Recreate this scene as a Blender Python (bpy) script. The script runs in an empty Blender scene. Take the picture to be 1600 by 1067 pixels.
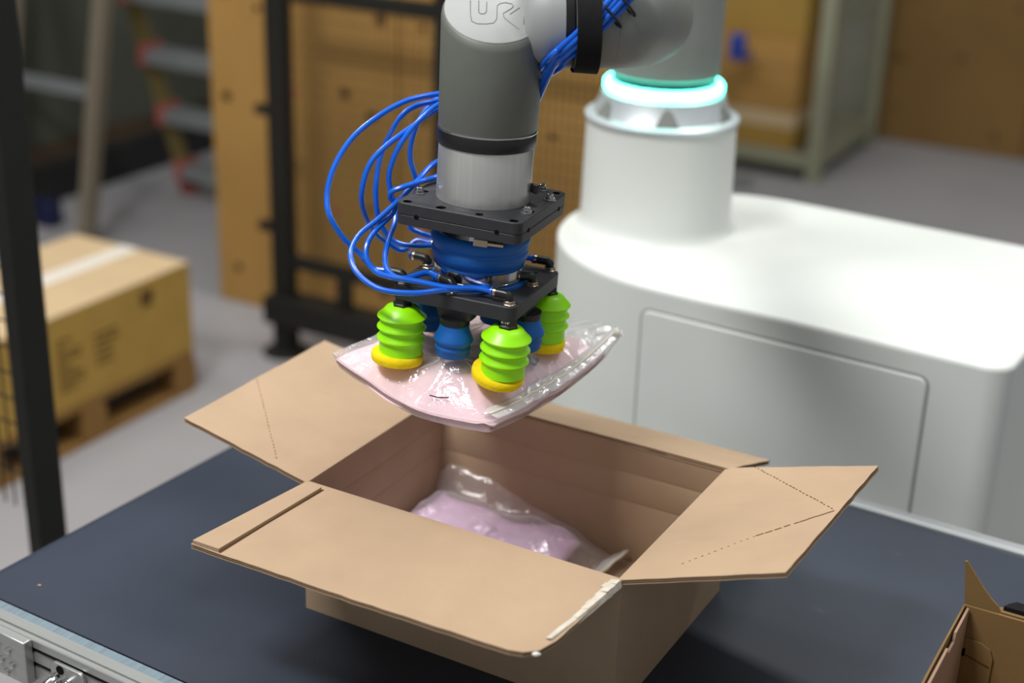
import bpy, bmesh, math, random
from math import sin, cos, pi, radians
from mathutils import Vector, Matrix

random.seed(7)
V = Vector
S = bpy.context.scene
COL = S.collection
BZ = 0.85                      # height of the belt above the floor

# ------------------------------------------------------------------ camera

YAW, PITCH, ROLL, FPX = radians(28.79667857), radians(22.33987325), radians(1.84316914), 2332.77156
CC = V((0.92619085, -1.20392631, 0.96310219 + BZ))
_f = V((-sin(YAW) * cos(PITCH), cos(YAW) * cos(PITCH), -sin(PITCH)))
_r = V((cos(YAW), sin(YAW), 0.0)); _u = _r.cross(_f)
CF = _f
CR = cos(ROLL) * _r + sin(ROLL) * _u
CU = -sin(ROLL) * _r + cos(ROLL) * _u
cam_d = bpy.data.cameras.new('camera'); cam = bpy.data.objects.new('camera', cam_d); COL.objects.link(cam)
cam.matrix_world = Matrix(((CR.x, CU.x, -CF.x, CC.x), (CR.y, CU.y, -CF.y, CC.y), (CR.z, CU.z, -CF.z, CC.z), (0, 0, 0, 1)))
cam_d.sensor_width = 36.0; cam_d.lens = FPX * 36 / 1600
cam_d.dof.use_dof = True; cam_d.dof.focus_distance = 1.60; cam_d.dof.aperture_fstop = 2.3
cam_d.clip_end = 60
S.camera = cam

# ------------------------------------------------------------------ light
wd = bpy.data.worlds.new('hall_light'); S.world = wd; wd.use_nodes = True
bg = wd.node_tree.nodes['Background']; bg.inputs[0].default_value = (0.97, 1.0, 1.0, 1); bg.inputs[1].default_value = 0.34

def area(name, loc, tgt, sx, sy, power, col=(1, 1, 1)):
    d = bpy.data.lights.new(name, 'AREA'); d.shape = 'RECTANGLE'; d.size = sx; d.size_y = sy; d.energy = power; d.color = col
    o = bpy.data.objects.new(name, d); COL.objects.link(o); o.location = loc
    o.rotation_euler = (V(tgt) - V(loc)).to_track_quat('-Z', 'Y').to_euler()
    return o
area('hall_lamp', (-0.60, -1.45, 4.2), (0.2, 0.3, 0.9), 1.3, 0.4, 121, (1.0, 0.985, 0.96))
area('hall_lamp', (0.25, 0.75, 4.0), (0.25, 0.6, 0.9), 2.2, 0.4, 24, (1.0, 0.985, 0.96))
area('hall_lamp', (0.4, 2.2, 4.2), (0.3, 1.8, 0.0), 2.6, 0.4, 78, (1.0, 0.985, 0.96))
area('hall_lamp', (-2.2, 0.6, 4.3), (-1.8, 1.2, 0.0), 2.4, 0.4, 60, (1.0, 0.985, 0.96))
S.view_settings.view_transform = 'Standard'; S.view_settings.look = 'None'
S.view_settings.exposure = 0.0; S.view_settings.gamma = 1.0; S.view_settings.use_curve_mapping = False

def at(x, y, d):               # world point seen at photo pixel (x, y), d metres along the lens axis
    return CC + d * (CF + (x - 800) / FPX * CR - (y - 533.5) / FPX * CU)
def px(P):
    d = V(P) - CC; z = d.dot(CF)
    return 800 + FPX * d.dot(CR) / z, 533.5 - FPX * d.dot(CU) / z

# ------------------------------------------------------------------ materials
def srgb(c):
    return tuple(((v / 255) / 12.92 if v / 255 <= 0.04045 else ((v / 255 + 0.055) / 1.055) ** 2.4) for v in c)
def mat(name, rgb, rough=0.5, metal=0.0, var=0.06, nscale=30, bump=0.0, bscale=200, spec=0.5, stretch=None, alpha=None, sss=0, coat=0, rgb2=None, nmix=None):
    m = bpy.data.materials.new(name); m.use_nodes = True; nt = m.node_tree; b = nt.nodes['Principled BSDF']
    c = srgb(rgb) if max(rgb) > 1 else rgb
    tc = nt.nodes.new('ShaderNodeTexCoord'); mp = nt.nodes.new('ShaderNodeMapping'); nt.links.new(tc.outputs['Object'], mp.inputs[0])
    if stretch: mp.inputs['Scale'].default_value = stretch
    n = nt.nodes.new('ShaderNodeTexNoise'); n.inputs['Scale'].default_value = nscale; n.inputs['Detail'].default_value = 5; nt.links.new(mp.outputs[0], n.inputs['Vector'])
    r = nt.nodes.new('ShaderNodeValToRGB')
    r.color_ramp.elements[0].position = 0.3; r.color_ramp.elements[1].position = 0.7
    if nmix: r.color_ramp.elements[0].position, r.color_ramp.elements[1].position = nmix
    c2 = (srgb(rgb2) if rgb2 else tuple(min(1, v * (1 + var)) for v in c))
    c1 = c if rgb2 else tuple(v * (1 - var) for v in c)
    r.color_ramp.elements[0].color = (*c1, 1); r.color_ramp.elements[1].color = (*c2, 1)
    nt.links.new(n.outputs[0], r.inputs[0]); nt.links.new(r.outputs[0], b.inputs['Base Color'])
    b.inputs['Roughness'].default_value = rough; b.inputs['Metallic'].default_value = metal; b.inputs['Specular IOR Level'].default_value = spec
    if coat: b.inputs['Coat Weight'].default_value = coat
    if sss: b.inputs['Subsurface Weight'].default_value = sss; b.inputs['Subsurface Radius'].default_value = (0.01, 0.01, 0.004); b.inputs['Subsurface Scale'].default_value = 0.5
    if bump:
        n2 = nt.nodes.new('ShaderNodeTexNoise'); n2.inputs['Scale'].default_value = bscale; n2.inputs['Detail'].default_value = 4; nt.links.new(mp.outputs[0], n2.inputs['Vector'])
        bp = nt.nodes.new('ShaderNodeBump'); bp.inputs['Strength'].default_value = bump; bp.inputs['Distance'].default_value = 0.002
        nt.links.new(n2.outputs[0], bp.inputs['Height']); nt.links.new(bp.outputs[0], b.inputs['Normal'])
    return m
def emit(name, col, s):
    m = bpy.data.materials.new(name); m.use_nodes = True; nt = m.node_tree; b = nt.nodes['Principled BSDF']
    b.inputs['Base Color'].default_value = (*col, 1); b.inputs['Emission Color'].default_value = (*col, 1); b.inputs['Emission Strength'].default_value = s
    return m
def film(name, milk, refl, rough=0.13, milk_col=(0.95, 0.95, 0.96)):
    m = bpy.data.materials.new(name); m.use_nodes = True; nt = m.node_tree; nt.nodes.clear()
    out = nt.nodes.new('ShaderNodeOutputMaterial'); tr = nt.nodes.new('ShaderNodeBsdfTransparent'); tr.inputs[0].default_value = (0.985, 0.985, 0.99, 1)
    df = nt.nodes.new('ShaderNodeBsdfDiffuse'); df.inputs[0].default_value = (*milk_col, 1)
    tl = nt.nodes.new('ShaderNodeBsdfTranslucent'); tl.inputs[0].default_value = (*milk_col, 1)
    gl = nt.nodes.new('ShaderNodeBsdfGlossy'); gl.inputs['Roughness'].default_value = rough
    m0 = nt.nodes.new('ShaderNodeMixShader'); m0.inputs[0].default_value = 0.4
    nt.links.new(df.outputs[0], m0.inputs[1]); nt.links.new(tl.outputs[0], m0.inputs[2])
    fr = nt.nodes.new('ShaderNodeLayerWeight'); fr.inputs[0].default_value = 0.35
    mk = nt.nodes.new('ShaderNodeMapRange'); mk.inputs['To Min'].default_value = milk; mk.inputs['To Max'].default_value = min(1, milk + .45)
    nt.links.new(fr.outputs['Facing'], mk.inputs['Value'])
    m1 = nt.nodes.new('ShaderNodeMixShader'); nt.links.new(mk.outputs[0], m1.inputs[0])
    nt.links.new(tr.outputs[0], m1.inputs[1]); nt.links.new(m0.outputs[0], m1.inputs[2])
    rf = nt.nodes.new('ShaderNodeMapRange'); rf.inputs['To Min'].default_value = refl; rf.inputs['To Max'].default_value = refl * 2.2
    nt.links.new(fr.outputs['Facing'], rf.inputs['Value'])
    m2 = nt.nodes.new('ShaderNodeMixShader')
    nt.links.new(rf.outputs[0], m2.inputs[0]); nt.links.new(m1.outputs[0], m2.inputs[1]); nt.links.new(gl.outputs[0], m2.inputs[2])
    tc = nt.nodes.new('ShaderNodeTexCoord'); n = nt.nodes.new('ShaderNodeTexNoise'); n.inputs['Scale'].default_value = 55; n.inputs['Detail'].default_value = 3; n.inputs['Distortion'].default_value = 1.5
    bp = nt.nodes.new('ShaderNodeBump'); bp.inputs['Strength'].default_value = 0.55; bp.inputs['Distance'].default_value = 0.004
    nt.links.new(tc.outputs['Object'], n.inputs['Vector']); nt.links.new(n.outputs[0], bp.inputs['Height']); nt.links.new(bp.outputs[0], gl.inputs['Normal'])
    nt.links.new(m2.outputs[0], out.inputs[0])
    return m

M = dict(
    card=mat('corrugated_board', (169, 145, 120), .82, var=.05, nscale=14, bump=.12, bscale=260, spec=.15, stretch=(1, 1, 1)),
    core=mat('shaded_board_core', (74, 56, 38), .95, var=.15, nscale=150, spec=.1),  # core darkened to carry the shade inside the flutes
    crease=mat('board_crease', (150, 122, 96), .85, var=.1, nscale=60, spec=.1),
    perf=mat('cut_line', (92, 66, 44), .95, var=.1, spec=.05),
    tornpaper=mat('torn_paper_tape', (190, 182, 168), .7, var=.12, nscale=70, bump=.5, bscale=120, spec=.2),
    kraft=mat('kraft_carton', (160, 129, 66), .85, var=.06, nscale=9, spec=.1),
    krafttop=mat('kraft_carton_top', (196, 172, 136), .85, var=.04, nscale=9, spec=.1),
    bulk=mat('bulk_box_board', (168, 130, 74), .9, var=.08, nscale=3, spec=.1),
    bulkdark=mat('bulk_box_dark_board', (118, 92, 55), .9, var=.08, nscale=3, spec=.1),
    print=mat('dark_print', (78, 58, 34), .9, var=.2, nscale=30, spec=.1),
    redprint=mat('red_print', (176, 92, 84), .9, var=.1, spec=.1),
    smallcard=mat('mailer_board', (124, 99, 64), .85, var=.06, nscale=20, bump=.15, bscale=220, spec=.12, stretch=(1, 1, .3)),
    smallpink=mat('mailer_board_outer', (152, 126, 108), .85, var=.05, nscale=20, spec=.12),
    wood=mat('pallet_wood', (128, 96, 54), .85, var=.18, nscale=18, spec=.15, stretch=(1, 6, 6)),
    belt=mat('belt_rubber', (40, 47, 60), .50, var=.16, nscale=5, bump=.10, bscale=420, spec=.40, rgb2=(47, 54, 68)),
    rubber=mat('black_rubber', (24, 24, 26), .6, var=.1),
    alu=mat('anodised_aluminium', (196, 200, 202), .45, .6, var=.05, nscale=40, stretch=(.2, 6, 6)),
    alunear=mat('near_rail_aluminium', (182, 184, 182), .38, .8, var=.06, nscale=40, stretch=(.2, 6, 6)),  # darker, more metallic copy of the rail aluminium for the near side
    sheet=mat('galvanised_strip', (150, 168, 180), .42, .85, var=.15, nscale=60, stretch=(6, .3, 1)),
    slot=mat('slot_shade_black', (24, 24, 24), .8),
    turned=mat('turned_aluminium', (206, 205, 202), .36, .78, var=.05, nscale=25, stretch=(9, 9, .2)),
    steel=mat('bright_steel', (205, 205, 205), .16, 1.0, var=.04),
    brass=mat('nickel_brass', (190, 172, 150), .25, 1.0, var=.05),
    paint=mat('grey_painted_casting', (122, 125, 121), .52, 0.0, var=.035, nscale=60, bump=.05, bscale=500),
    wrist=mat('grey_wrist_casting', (97, 100, 94), .52, 0.0, var=.035, nscale=60, bump=.05, bscale=500),
    cap=mat('pale_grey_cap', (142, 144, 143), .55, 0.0, var=.03, nscale=50, bump=.05, bscale=500),
    capline=mat('cap_groove_paint', (100, 101, 102), .6),
    palecast=mat('pale_joint_casting', (150, 152, 153), .45, var=.02),
    black=mat('black_plastic', (40, 41, 46), .55, var=.08, nscale=80, bump=.05, bscale=600),
    blackgl=mat('black_satin_plastic', (22, 22, 24), .38, var=.05),
    strap=mat('hook_and_loop_strap', (20, 20, 22), .9, var=.15, nscale=200, spec=.2),
    hole=mat('dark_bore', (10, 10, 11), .8, var=.05, spec=.1),
    hose=mat('blue_polyurethane_hose', (8, 92, 205), .25, var=.04, spec=.5),
    bluerub=mat('blue_silicone', (14, 92, 172), .5, var=.05, spec=.35),
    green=mat('lime_silicone', (150, 232, 10), .34, var=.03, spec=.45, sss=.12),
    foam=mat('yellow_foam', (236, 206, 28), .85, var=.06, nscale=120, bump=.3, bscale=300, spec=.1),
    pink=mat('pink_fabric', (238, 205, 214), .85, var=.035, nscale=25, bump=.25, bscale=500, spec=.15),
    pinkdark=mat('fold_shade_rose', (152, 92, 110), .9, var=.06, spec=.1),  # rose deepened with the shade found between folds
    lilac=mat('lilac_pink_fabric', (242, 206, 240), .85, var=.05, nscale=25, spec=.15),
    white=mat('white_machine_paint', (213, 217, 213), .45, var=.012, nscale=4, spec=.4),
    whitelabel=mat('white_label', (222, 220, 214), .7, var=.03),
    floor=mat('concrete_floor', (150, 148, 150), .6, var=.06, nscale=2.2, bump=.05, bscale=60, spec=.3),
    wall=mat('hall_wall_paint', (120, 120, 116), .8, var=.04, nscale=1),
    post=mat('black_powder_coat', (30, 30, 27), .6, var=.08, spec=.25),
    wire=mat('black_wire', (34, 34, 32), .6, spec=.25),
    tarp=mat('dark_tarpaulin', (76, 78, 69), .75, var=.14, nscale=2.5, spec=.2),
    dark=mat('dark_paint_and_shade', (24, 24, 24), .7, var=.1),
    ladder=mat('ladder_aluminium', (140, 145, 146), .5, .35, var=.05),
    ladyellow=mat('ladder_ochre_rail', (128, 112, 62), .7, var=.08),
    ladred=mat('ladder_red_cap', (168, 84, 76), .7, var=.05),
    pole=mat('pale_pole', (124, 114, 98), .6, .2, var=.06),
    cage=mat('pallet_cage_galvanised', (150, 151, 128), .6, .25, var=.08),
    bluebit=mat('blue_plastic', (24, 62, 150), .5),
    bluedark=mat('dark_blue_plastic', (10, 22, 62), .5),
    tape=mat('clear_white_tape', (226, 220, 208), .45, var=.03),
    flange=mat('cast_flange_aluminium', (205, 212, 216), .42, .55, var=.05),
    ring=emit('status_ring_light', (0.085, 0.9, 0.66), 12.0),
    film=film('clear_film', .10, .09),
    filmbox=film('clear_film_soft', .19, .10),
    zip=film('milky_zip_strip', .50, .10),
)

def scuffs(m, rgb, amount, sc, p0, p1):
    nt = m.node_tree; b = nt.nodes['Principled BSDF']; src = b.inputs['Base Color'].links[0].from_socket
    tc = nt.nodes.new('ShaderNodeTexCoord'); mp = nt.nodes.new('ShaderNodeMapping'); mp.inputs['Scale'].default_value = sc; mp.inputs['Rotation'].default_value = (0, 0, .5)
    n = nt.nodes.new('ShaderNodeTexNoise'); n.inputs['Scale'].default_value = 6; n.inputs['Detail'].default_value = 8; n.inputs['Roughness'].default_value = .7
    r = nt.nodes.new('ShaderNodeValToRGB'); r.color_ramp.elements[0].position = p0; r.color_ramp.elements[1].position = p1
    r.color_ramp.elements[0].color = (0, 0, 0, 1); r.color_ramp.elements[1].color = (amount,) * 3 + (1,)
    mx = nt.nodes.new('ShaderNodeMix'); mx.data_type = 'RGBA'; mx.inputs['B'].default_value = (*srgb(rgb), 1)
    nt.links.new(tc.outputs['Object'], mp.inputs[0]); nt.links.new(mp.outputs[0], n.inputs['Vector']); nt.links.new(n.outputs[0], r.inputs[0])
    nt.links.new(r.outputs[0], mx.inputs['Factor']); nt.links.new(src, mx.inputs['A']); nt.links.new(mx.outputs['Result'], b.inputs['Base Color'])
scuffs(M['belt'], (112, 110, 104), .40, (2.2, 3.2, 1), .64, .86)
scuffs(M['card'], (150, 122, 92), .35, (1.2, 5, 1), .58, .80)

# ------------------------------------------------------------------ mesh builder
class MB:
    def __init__(s): s.v = []; s.f = []; s.m = []; s.mats = []; s.cur = 0; s.T = Matrix.Identity(4)
    def use(s, m):
        if m not in s.mats: s.mats.append(m)
        s.cur = s.mats.index(m); return s
    def add(s, vs, fs):
        o = len(s.v); s.v += [tuple(s.T @ V(p)) for p in vs]
        for f in fs: s.f.append(tuple(i + o for i in f)); s.m.append(s.cur)
        return s
    def box(s, a, b):
        x0, y0, z0 = a; x1, y1, z1 = b
        return s.add([(x0, y0, z0), (x1, y0, z0), (x1, y1, z0), (x0, y1, z0), (x0, y0, z1), (x1, y0, z1), (x1, y1, z1), (x0, y1, z1)],
                     [(0, 3, 2, 1), (4, 5, 6, 7), (0, 1, 5, 4), (1, 2, 6, 5), (2, 3, 7, 6), (3, 0, 4, 7)])
    def prism(s, poly, f0, f1):   # poly of 2-D points; f0, f1 map a 2-D point to its two ends
        n = len(poly)
        return s.add([f0(p) for p in poly] + [f1(p) for p in poly],
                     [tuple(range(n))[::-1], tuple(range(n, 2 * n))] + [(i, (i + 1) % n, n + (i + 1) % n, n + i) for i in range(n)])
    def lathe(s, prof, n=48, org=(0, 0, 0), ax=(0, 0, 1), a0=0, a1=2 * pi, cap=True):
        q = V((0, 0, 1)).rotation_difference(V(ax).normalized()).to_matrix(); o = V(org); k = len(prof)
        full = abs(a1 - a0 - 2 * pi) < 1e-6; cols = n if full else n + 1; vs = []; fs = []
        for j in range(cols):
            a = a0 + (a1 - a0) * j / n
            for r, z in prof: vs.append(o + q @ V((r * cos(a), r * sin(a), z)))
        for j in range(n):
            j2 = (j + 1) % cols
            for i in range(k - 1): fs.append((j * k + i, j2 * k + i, j2 * k + i + 1, j * k + i + 1))
        if cap and full:
            if prof[0][0] > 1e-6: fs.append(tuple(j * k for j in range(n))[::-1])
            if prof[-1][0] > 1e-6: fs.append(tuple(j * k + k - 1 for j in range(n)))
        return s.add(vs, fs)
    def tube(s, pts, r, n=10, caps=True):
        P = [V(p) for p in pts]; vs = []; fs = []; k = len(P)
        R = r if isinstance(r, (list, tuple)) else [r] * k
        t = (P[1] - P[0]).normalized(); nrm = t.orthogonal().normalized()
        for i in range(k):
            t = (P[min(i + 1, k - 1)] - P[max(i - 1, 0)]).normalized()
            nrm = (nrm - t * nrm.dot(t)).normalized(); b = t.cross(nrm)
            for j in range(n):
                a = 2 * pi * j / n; vs.append(P[i] + R[i] * (cos(a) * nrm + sin(a) * b))
        for i in range(k - 1):
            for j in range(n): fs.append((i * n + j, i * n + (j + 1) % n, (i + 1) * n + (j + 1) % n, (i + 1) * n + j))
        if caps: fs += [tuple(range(n))[::-1], tuple(range((k - 1) * n, k * n))]
        return s.add(vs, fs)
    def beam(s, a, b, w, h, up=(0, 0, 1)):
        a = V(a); b = V(b); t = (b - a).normalized(); x = t.cross(V(up)).normalized(); y = x.cross(t)
        vs = [p + sx * x * w / 2 + sy * y * h / 2 for p in (a, b) for sx, sy in ((-1, -1), (1, -1), (1, 1), (-1, 1))]
        return s.add(vs, [(0, 1, 2, 3), (7, 6, 5, 4), (0, 4, 5, 1), (1, 5, 6, 2), (2, 6, 7, 3), (3, 7, 4, 0)])
    def grid(s, fn, nu, nv):
        return s.add([fn(i / nu, j / nv) for j in range(nv + 1) for i in range(nu + 1)],
                     [(j * (nu + 1) + i, j * (nu + 1) + i + 1, (j + 1) * (nu + 1) + i + 1, (j + 1) * (nu + 1) + i) for j in range(nv) for i in range(nu)])
    def slab(s, top, bot, nu, nv):   # closed sheet between two surfaces
        n = (nu + 1) * (nv + 1); o = len(s.v)
        s.grid(top, nu, nv)
        vs = [bot(i / nu, j / nv) for j in range(nv + 1) for i in range(nu + 1)]
        s.add(vs, [(j * (nu + 1) + i, (j + 1) * (nu + 1) + i, (j + 1) * (nu + 1) + i + 1, j * (nu + 1) + i + 1) for j in range(nv) for i in range(nu)])
        w = nu + 1; ring = [i for i in range(w)] + [j * w + nu for j in range(1, nv + 1)] + [nv * w + i for i in range(nu - 1, -1, -1)] + [j * w for j in range(nv - 1, 0, -1)]
        for a, b in zip(ring, ring[1:] + ring[:1]): s.f.append((o + b, o + a, o + n + a, o + n + b)); s.m.append(s.cur)
        return s
    def build(s, name, m=None, parent=None, bevel=0, seg=2, smooth=True, angle=35, sub=0):
        me = bpy.data.meshes.new(name); me.from_pydata(s.v, [], s.f)
        mats = s.mats if s.mats else [m]
        for k in mats: me.materials.append(k)
        if s.mats:
            for p, i in zip(me.polygons, s.m): p.material_index = i
        bm = bmesh.new(); bm.from_mesh(me); bmesh.ops.recalc_face_normals(bm, faces=bm.faces); bm.to_mesh(me); bm.free()
        if smooth:
            for p in me.polygons: p.use_smooth = True
            me.set_sharp_from_angle(angle=radians(angle))
        o = bpy.data.objects.new(name, me); COL.objects.link(o)
        if parent: o.parent = parent
        if bevel:
            b = o.modifiers.new('bevel', 'BEVEL'); b.width = bevel; b.segments = seg; b.limit_method = 'ANGLE'; b.angle_limit = radians(40); b.harden_normals = False
        if sub:
            b = o.modifiers.new('subd', 'SUBSURF'); b.levels = sub; b.render_levels = sub
        return o
def tag(o, label=None, cat=None, group=None, kind=None):
    for k, v in (('label', label), ('category', cat), ('group', group), ('kind', kind)):
        if v: o[k] = v
    return o
def empty(name, loc=(0, 0, 0), rz=0, **k):
    o = bpy.data.objects.new(name, None); COL.objects.link(o); o.location = loc; o.rotation_euler = (0, 0, rz); o.empty_display_size = .05
    return tag(o, **k)
def copy_tree(o, parent=None):
    c = o.copy(); COL.objects.link(c)
    if parent: c.parent = parent
    for ch in [q for q in o.children]: copy_tree(ch, c)
    return c
def crom(pts, n=8):
    P = [V(p) for p in pts]; P = [2 * P[0] - P[1]] + P + [2 * P[-1] - P[-2]]; out = []
    for i in range(1, len(P) - 2):
        a, b, c, d = P[i - 1:i + 3]
        for k in range(n):
            t = k / n
            out.append(.5 * ((2 * b) + (c - a) * t + (2 * a - 5 * b + 4 * c - d) * t * t + (3 * b - a - 3 * c + d) * t ** 3))
    out.append(P[-2]); return out
def rrect(w, h, r, n=5):
    return [(sx * (w / 2 - r) + r * cos(a), sy * (h / 2 - r) + r * sin(a)) for (sx, sy, a0) in ((1, 1, 0), (-1, 1, pi / 2), (-1, -1, pi), (1, -1, 1.5 * pi)) for a in [a0 + pi / 2 * k / n for k in range(n + 1)]]
def sst(a, b, x):
    t = max(0, min(1, (x - a) / (b - a))); return t * t * (3 - 2 * t)

# ================================================================== SETTING
MB().box((-7, -4, -.1), (6, 9, 0)).build('floor', M['floor'])['kind'] = 'structure'
MB().box((-7, 9, -.1), (6, 9.15, 6)).build('wall_back', M['wall'])['kind'] = 'structure'
MB().box((-7.15, -4, -.1), (-7, 9.15, 6)).build('wall_left', M['wall'])['kind'] = 'structure'

# ================================================================== CONVEYOR
PSI = radians(-2.516)
conv = empty('belt_conveyor', (0, 0, 0), PSI, label='belt conveyor with dark navy rubber belt and aluminium side rails carrying both open boxes', cat='conveyor')
XL, XR, YF, YB = -.376, 1.75, -.192, .612
r = .03
prof = [(XL + r + r * cos(a), BZ - r + r * sin(a)) for a in [pi / 2 + pi * k / 14 for k in range(15)]]
prof = [(XR, BZ)] + prof + [(XR, BZ - 2 * r)]
MB().prism(prof, lambda p: (p[0], YF + .004, p[1]), lambda p: (p[0], YB - .002, p[1])).build('belt', M['belt'], conv)
MB().lathe([(0.022, 0), (.022, YB - YF + .02)], 24, (XL + r, YF - .01, BZ - r), (0, 1, 0)).build('end_roller', M['turned'], conv)
def rail(y, s):
    p = []
    # cross-section (outward distance, height): T-slotted aluminium profile
    prof = [(0, -.002), (0, .004), (.014, .004), (.0145, .0015), (.0165, .0015), (.017, .004), (.0225, .004), (.0235, .003),
            (.0235, -.0060), (.0185, -.0060), (.0185, -.0130), (.0235, -.0130), (.0235, -.0250), (.0185, -.0250), (.0185, -.0320), (.0235, -.0320),
            (.0235, -.060), (0, -.060)]
    return MB().prism(prof, lambda q: (XL + .012, y + s * (.013 + q[0]), BZ + q[1] - .001), lambda q: (XR, y + s * (.013 + q[0]), BZ + q[1] - .001)).build('side_rail', M['alu'], conv, smooth=False)
R0 = rail(YF, -1); R1 = rail(YB - .012, 1)
R0.data.materials[0] = M['alunear']; R0['label'] = 'near aluminium side rail with T-slots'; R1['label'] = 'far aluminium side rail beside the white cabinet'
MB().box((XL + .012, YF - .0135, BZ - .004), (XR, YF, BZ + .0015)).build('edge_strip', M['sheet'], conv)
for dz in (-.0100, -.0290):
    MB().box((XL + .02, YF - .013 - .0196, BZ + dz - .0036), (XR - .01, YF - .013 - .0183, BZ + dz + .0030)).build('slot_shade_strip', M['slot'], R0)  # black strip painting the shade inside the rail slot
bk = MB().box((-.262, YF - .049, BZ - .052), (-.206, YF - .0365, BZ + .004)).build('end_bracket', M['alunear'], conv, bevel=.0015)
for i, (dx, dz) in enumerate(((-.25, -.012), (-.232, -.014), (-.245, -.03), (-.228, -.032), (-.238, -.044))):
    MB().lathe([(.0, .004), (.0025, .004), (.0042, .003), (.0042, 0)], 10, (dx, YF - .049, BZ + dz), (0, -1, 0)).build('bolt', M['steel'], bk)
pl = MB().prism(rrect(.052, .036, .008), lambda p: (-.148 + p[0], YF - .0365, BZ - .027 + p[1]), lambda p: (-.148 + p[0], YF - .0415, BZ - .027 + p[1])).build('clamp_plate', M['alunear'], conv, bevel=.001)
MB().lathe([(.0, .001), (.0055, .001), (.0055, 0)], 14, (-.158, YF - .0415, BZ - .016), (0, -1, 0)).build('bore', M['hole'], pl)
for dx in (-.164, -.146):
    b = MB(); b.lathe([(.0085, 0), (.0085, .004), (.0066, .0045), (.006, .016), (.0045, .018), (0, .018)], 14, (dx, YF - .0415, BZ - .03), (0, -1, 0)).build('bolt', M['steel'], pl)
for x in (XL + .25, 1.3):
    for y in (YF - .02, YB + .01):
        MB().box((x, y - .0, 0), (x + .045, y + .02, BZ - .06)).build('leg', M['alu'], conv)

# small scrap on the belt
p0 = V((-.275, -.1, BZ)); 
MB().prism([(0, 0), (.004, .001), (.0045, .003), (.001, .003)], lambda p: (at(58, 916, 1.78).x + p[0], at(58, 916, 1.78).y + p[1], BZ + .0005), lambda p: (at(58, 916, 1.78).x + p[0], at(58, 916, 1.78).y + p[1], BZ + .0016)).build('cardboard_scrap', M['card'])
tag(bpy.data.objects['cardboard_scrap'], 'tiny tan cardboard scrap lying on the bare belt near its left front', 'scrap')

# ================================================================== OPEN CARTON
BA, BB, BH, TH = .40, .2966, .166, .005
box = empty('open_carton', (0, 0, BZ), 0, label='large open brown corrugated carton with four spread flaps at centre of belt', cat='box')
MB().box((.001, .001, .0006), (BA - .001, BB - .001, .0055)).build('base_panel', M['card'], box)
ZC = [(.0, 0), (.083, 0), (.087, .0014), (.091, 0), (.122, 0), (.126, .0014), (.130, 0), (BH, 0)]
def wall(f):          # f(outward t, z, along s) ; creases run along the inside face
    inner = [(TH - d, z) for z, d in ZC]; poly = [(0, 0)] + inner + [(0, BH)]
    return MB().prism(poly, lambda p: f(p[0], p[1], 0), lambda p: f(p[0], p[1], 1)).build('wall_panel', M['card'], box, angle=20)
wall(lambda t, z, s: (s * BA, t, z)); wall(lambda t, z, s: (s * BA, BB - t, z))
wall(lambda t, z, s: (t, TH + s * (BB - 2 * TH), z)); wall(lambda t, z, s: (BA - t, TH + s * (BB - 2 * TH), z))
def flap(poly3, name='flap', th=.0056, hinge=True, wob=.0006):
    """corrugated flap: two liners around a fluted core; poly3 = outline on the upper face"""
    P = [V(p) for p in poly3]; n = (P[3] - P[2]).cross(P[-2] - P[2]).normalized()
    if n.z < 0: n = -n
    # subdivide the outline a little and let its cut edge wander
    out = []
    for i, (a, b) in enumerate(zip(P, P[1:] + P[:1])):
        k = max(1, int((b - a).length / .012)); side = (b - a).cross(n).normalized()
        for j in range(k):
            w = 0 if (j == 0 or (hinge and i in (0, 1, len(P) - 1))) else random.uniform(-wob, wob)
            out.append(a + (b - a) * j / k + side * w)
    cen = sum(out, V()) / len(out); mb = MB()
    def layer(z0, z1, inset):
        q = [p + (cen - p).normalized() * inset * random.uniform(.6, 1.3) for p in out]; k = len(q)
        mb.add([p + n * z1 for p in q] + [p + n * z0 for p in q], [tuple(range(k)), tuple(range(k, 2 * k))[::-1]] + [(i, k + i, k + (i + 1) % k, (i + 1) % k) for i in range(k)])
    mb.use(M['card']); layer(-.0009, 0, 0)
    mb.use(M['core']); layer(-th + .0009, -.0009, .0022)
    mb.use(M['card']); layer(-th, -th + .0009, .0003)
    mb.use(M['crease']); layer(-th * .5 - .0004, -th * .5 + .0004, .0002)
    return mb.build(name, None, box, smooth=False), n
def dashes(a, b, n, parent, nrm, w=.0011, duty=.6, solid=0):
    a = V(a); b = V(b); mb = MB(); d = (b - a) / n; s = d.normalized().cross(nrm).normalized()
    for i in range(n):
        p = a + d * i + s * random.uniform(-.0004, .0004); q = p + d * (1 if i < solid else duty * random.uniform(.6, 1.2))
        mb.add([p - s * w / 2 + nrm * .0003, q - s * w / 2 + nrm * .0003, q + s * w / 2 + nrm * .0003, p + s * w / 2 + nrm * .0003,
                p - s * w / 2 - nrm * .0006, q - s * w / 2 - nrm * .0006, q + s * w / 2 - nrm * .0006, p + s * w / 2 - nrm * .0006],
               [(0, 1, 2, 3), (7, 6, 5, 4), (0, 4, 5, 1), (1, 5, 6, 2), (2, 6, 7, 3), (3, 7, 4, 0)])
    return mb.build('perforation', M['perf'], parent, smooth=False)
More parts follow.
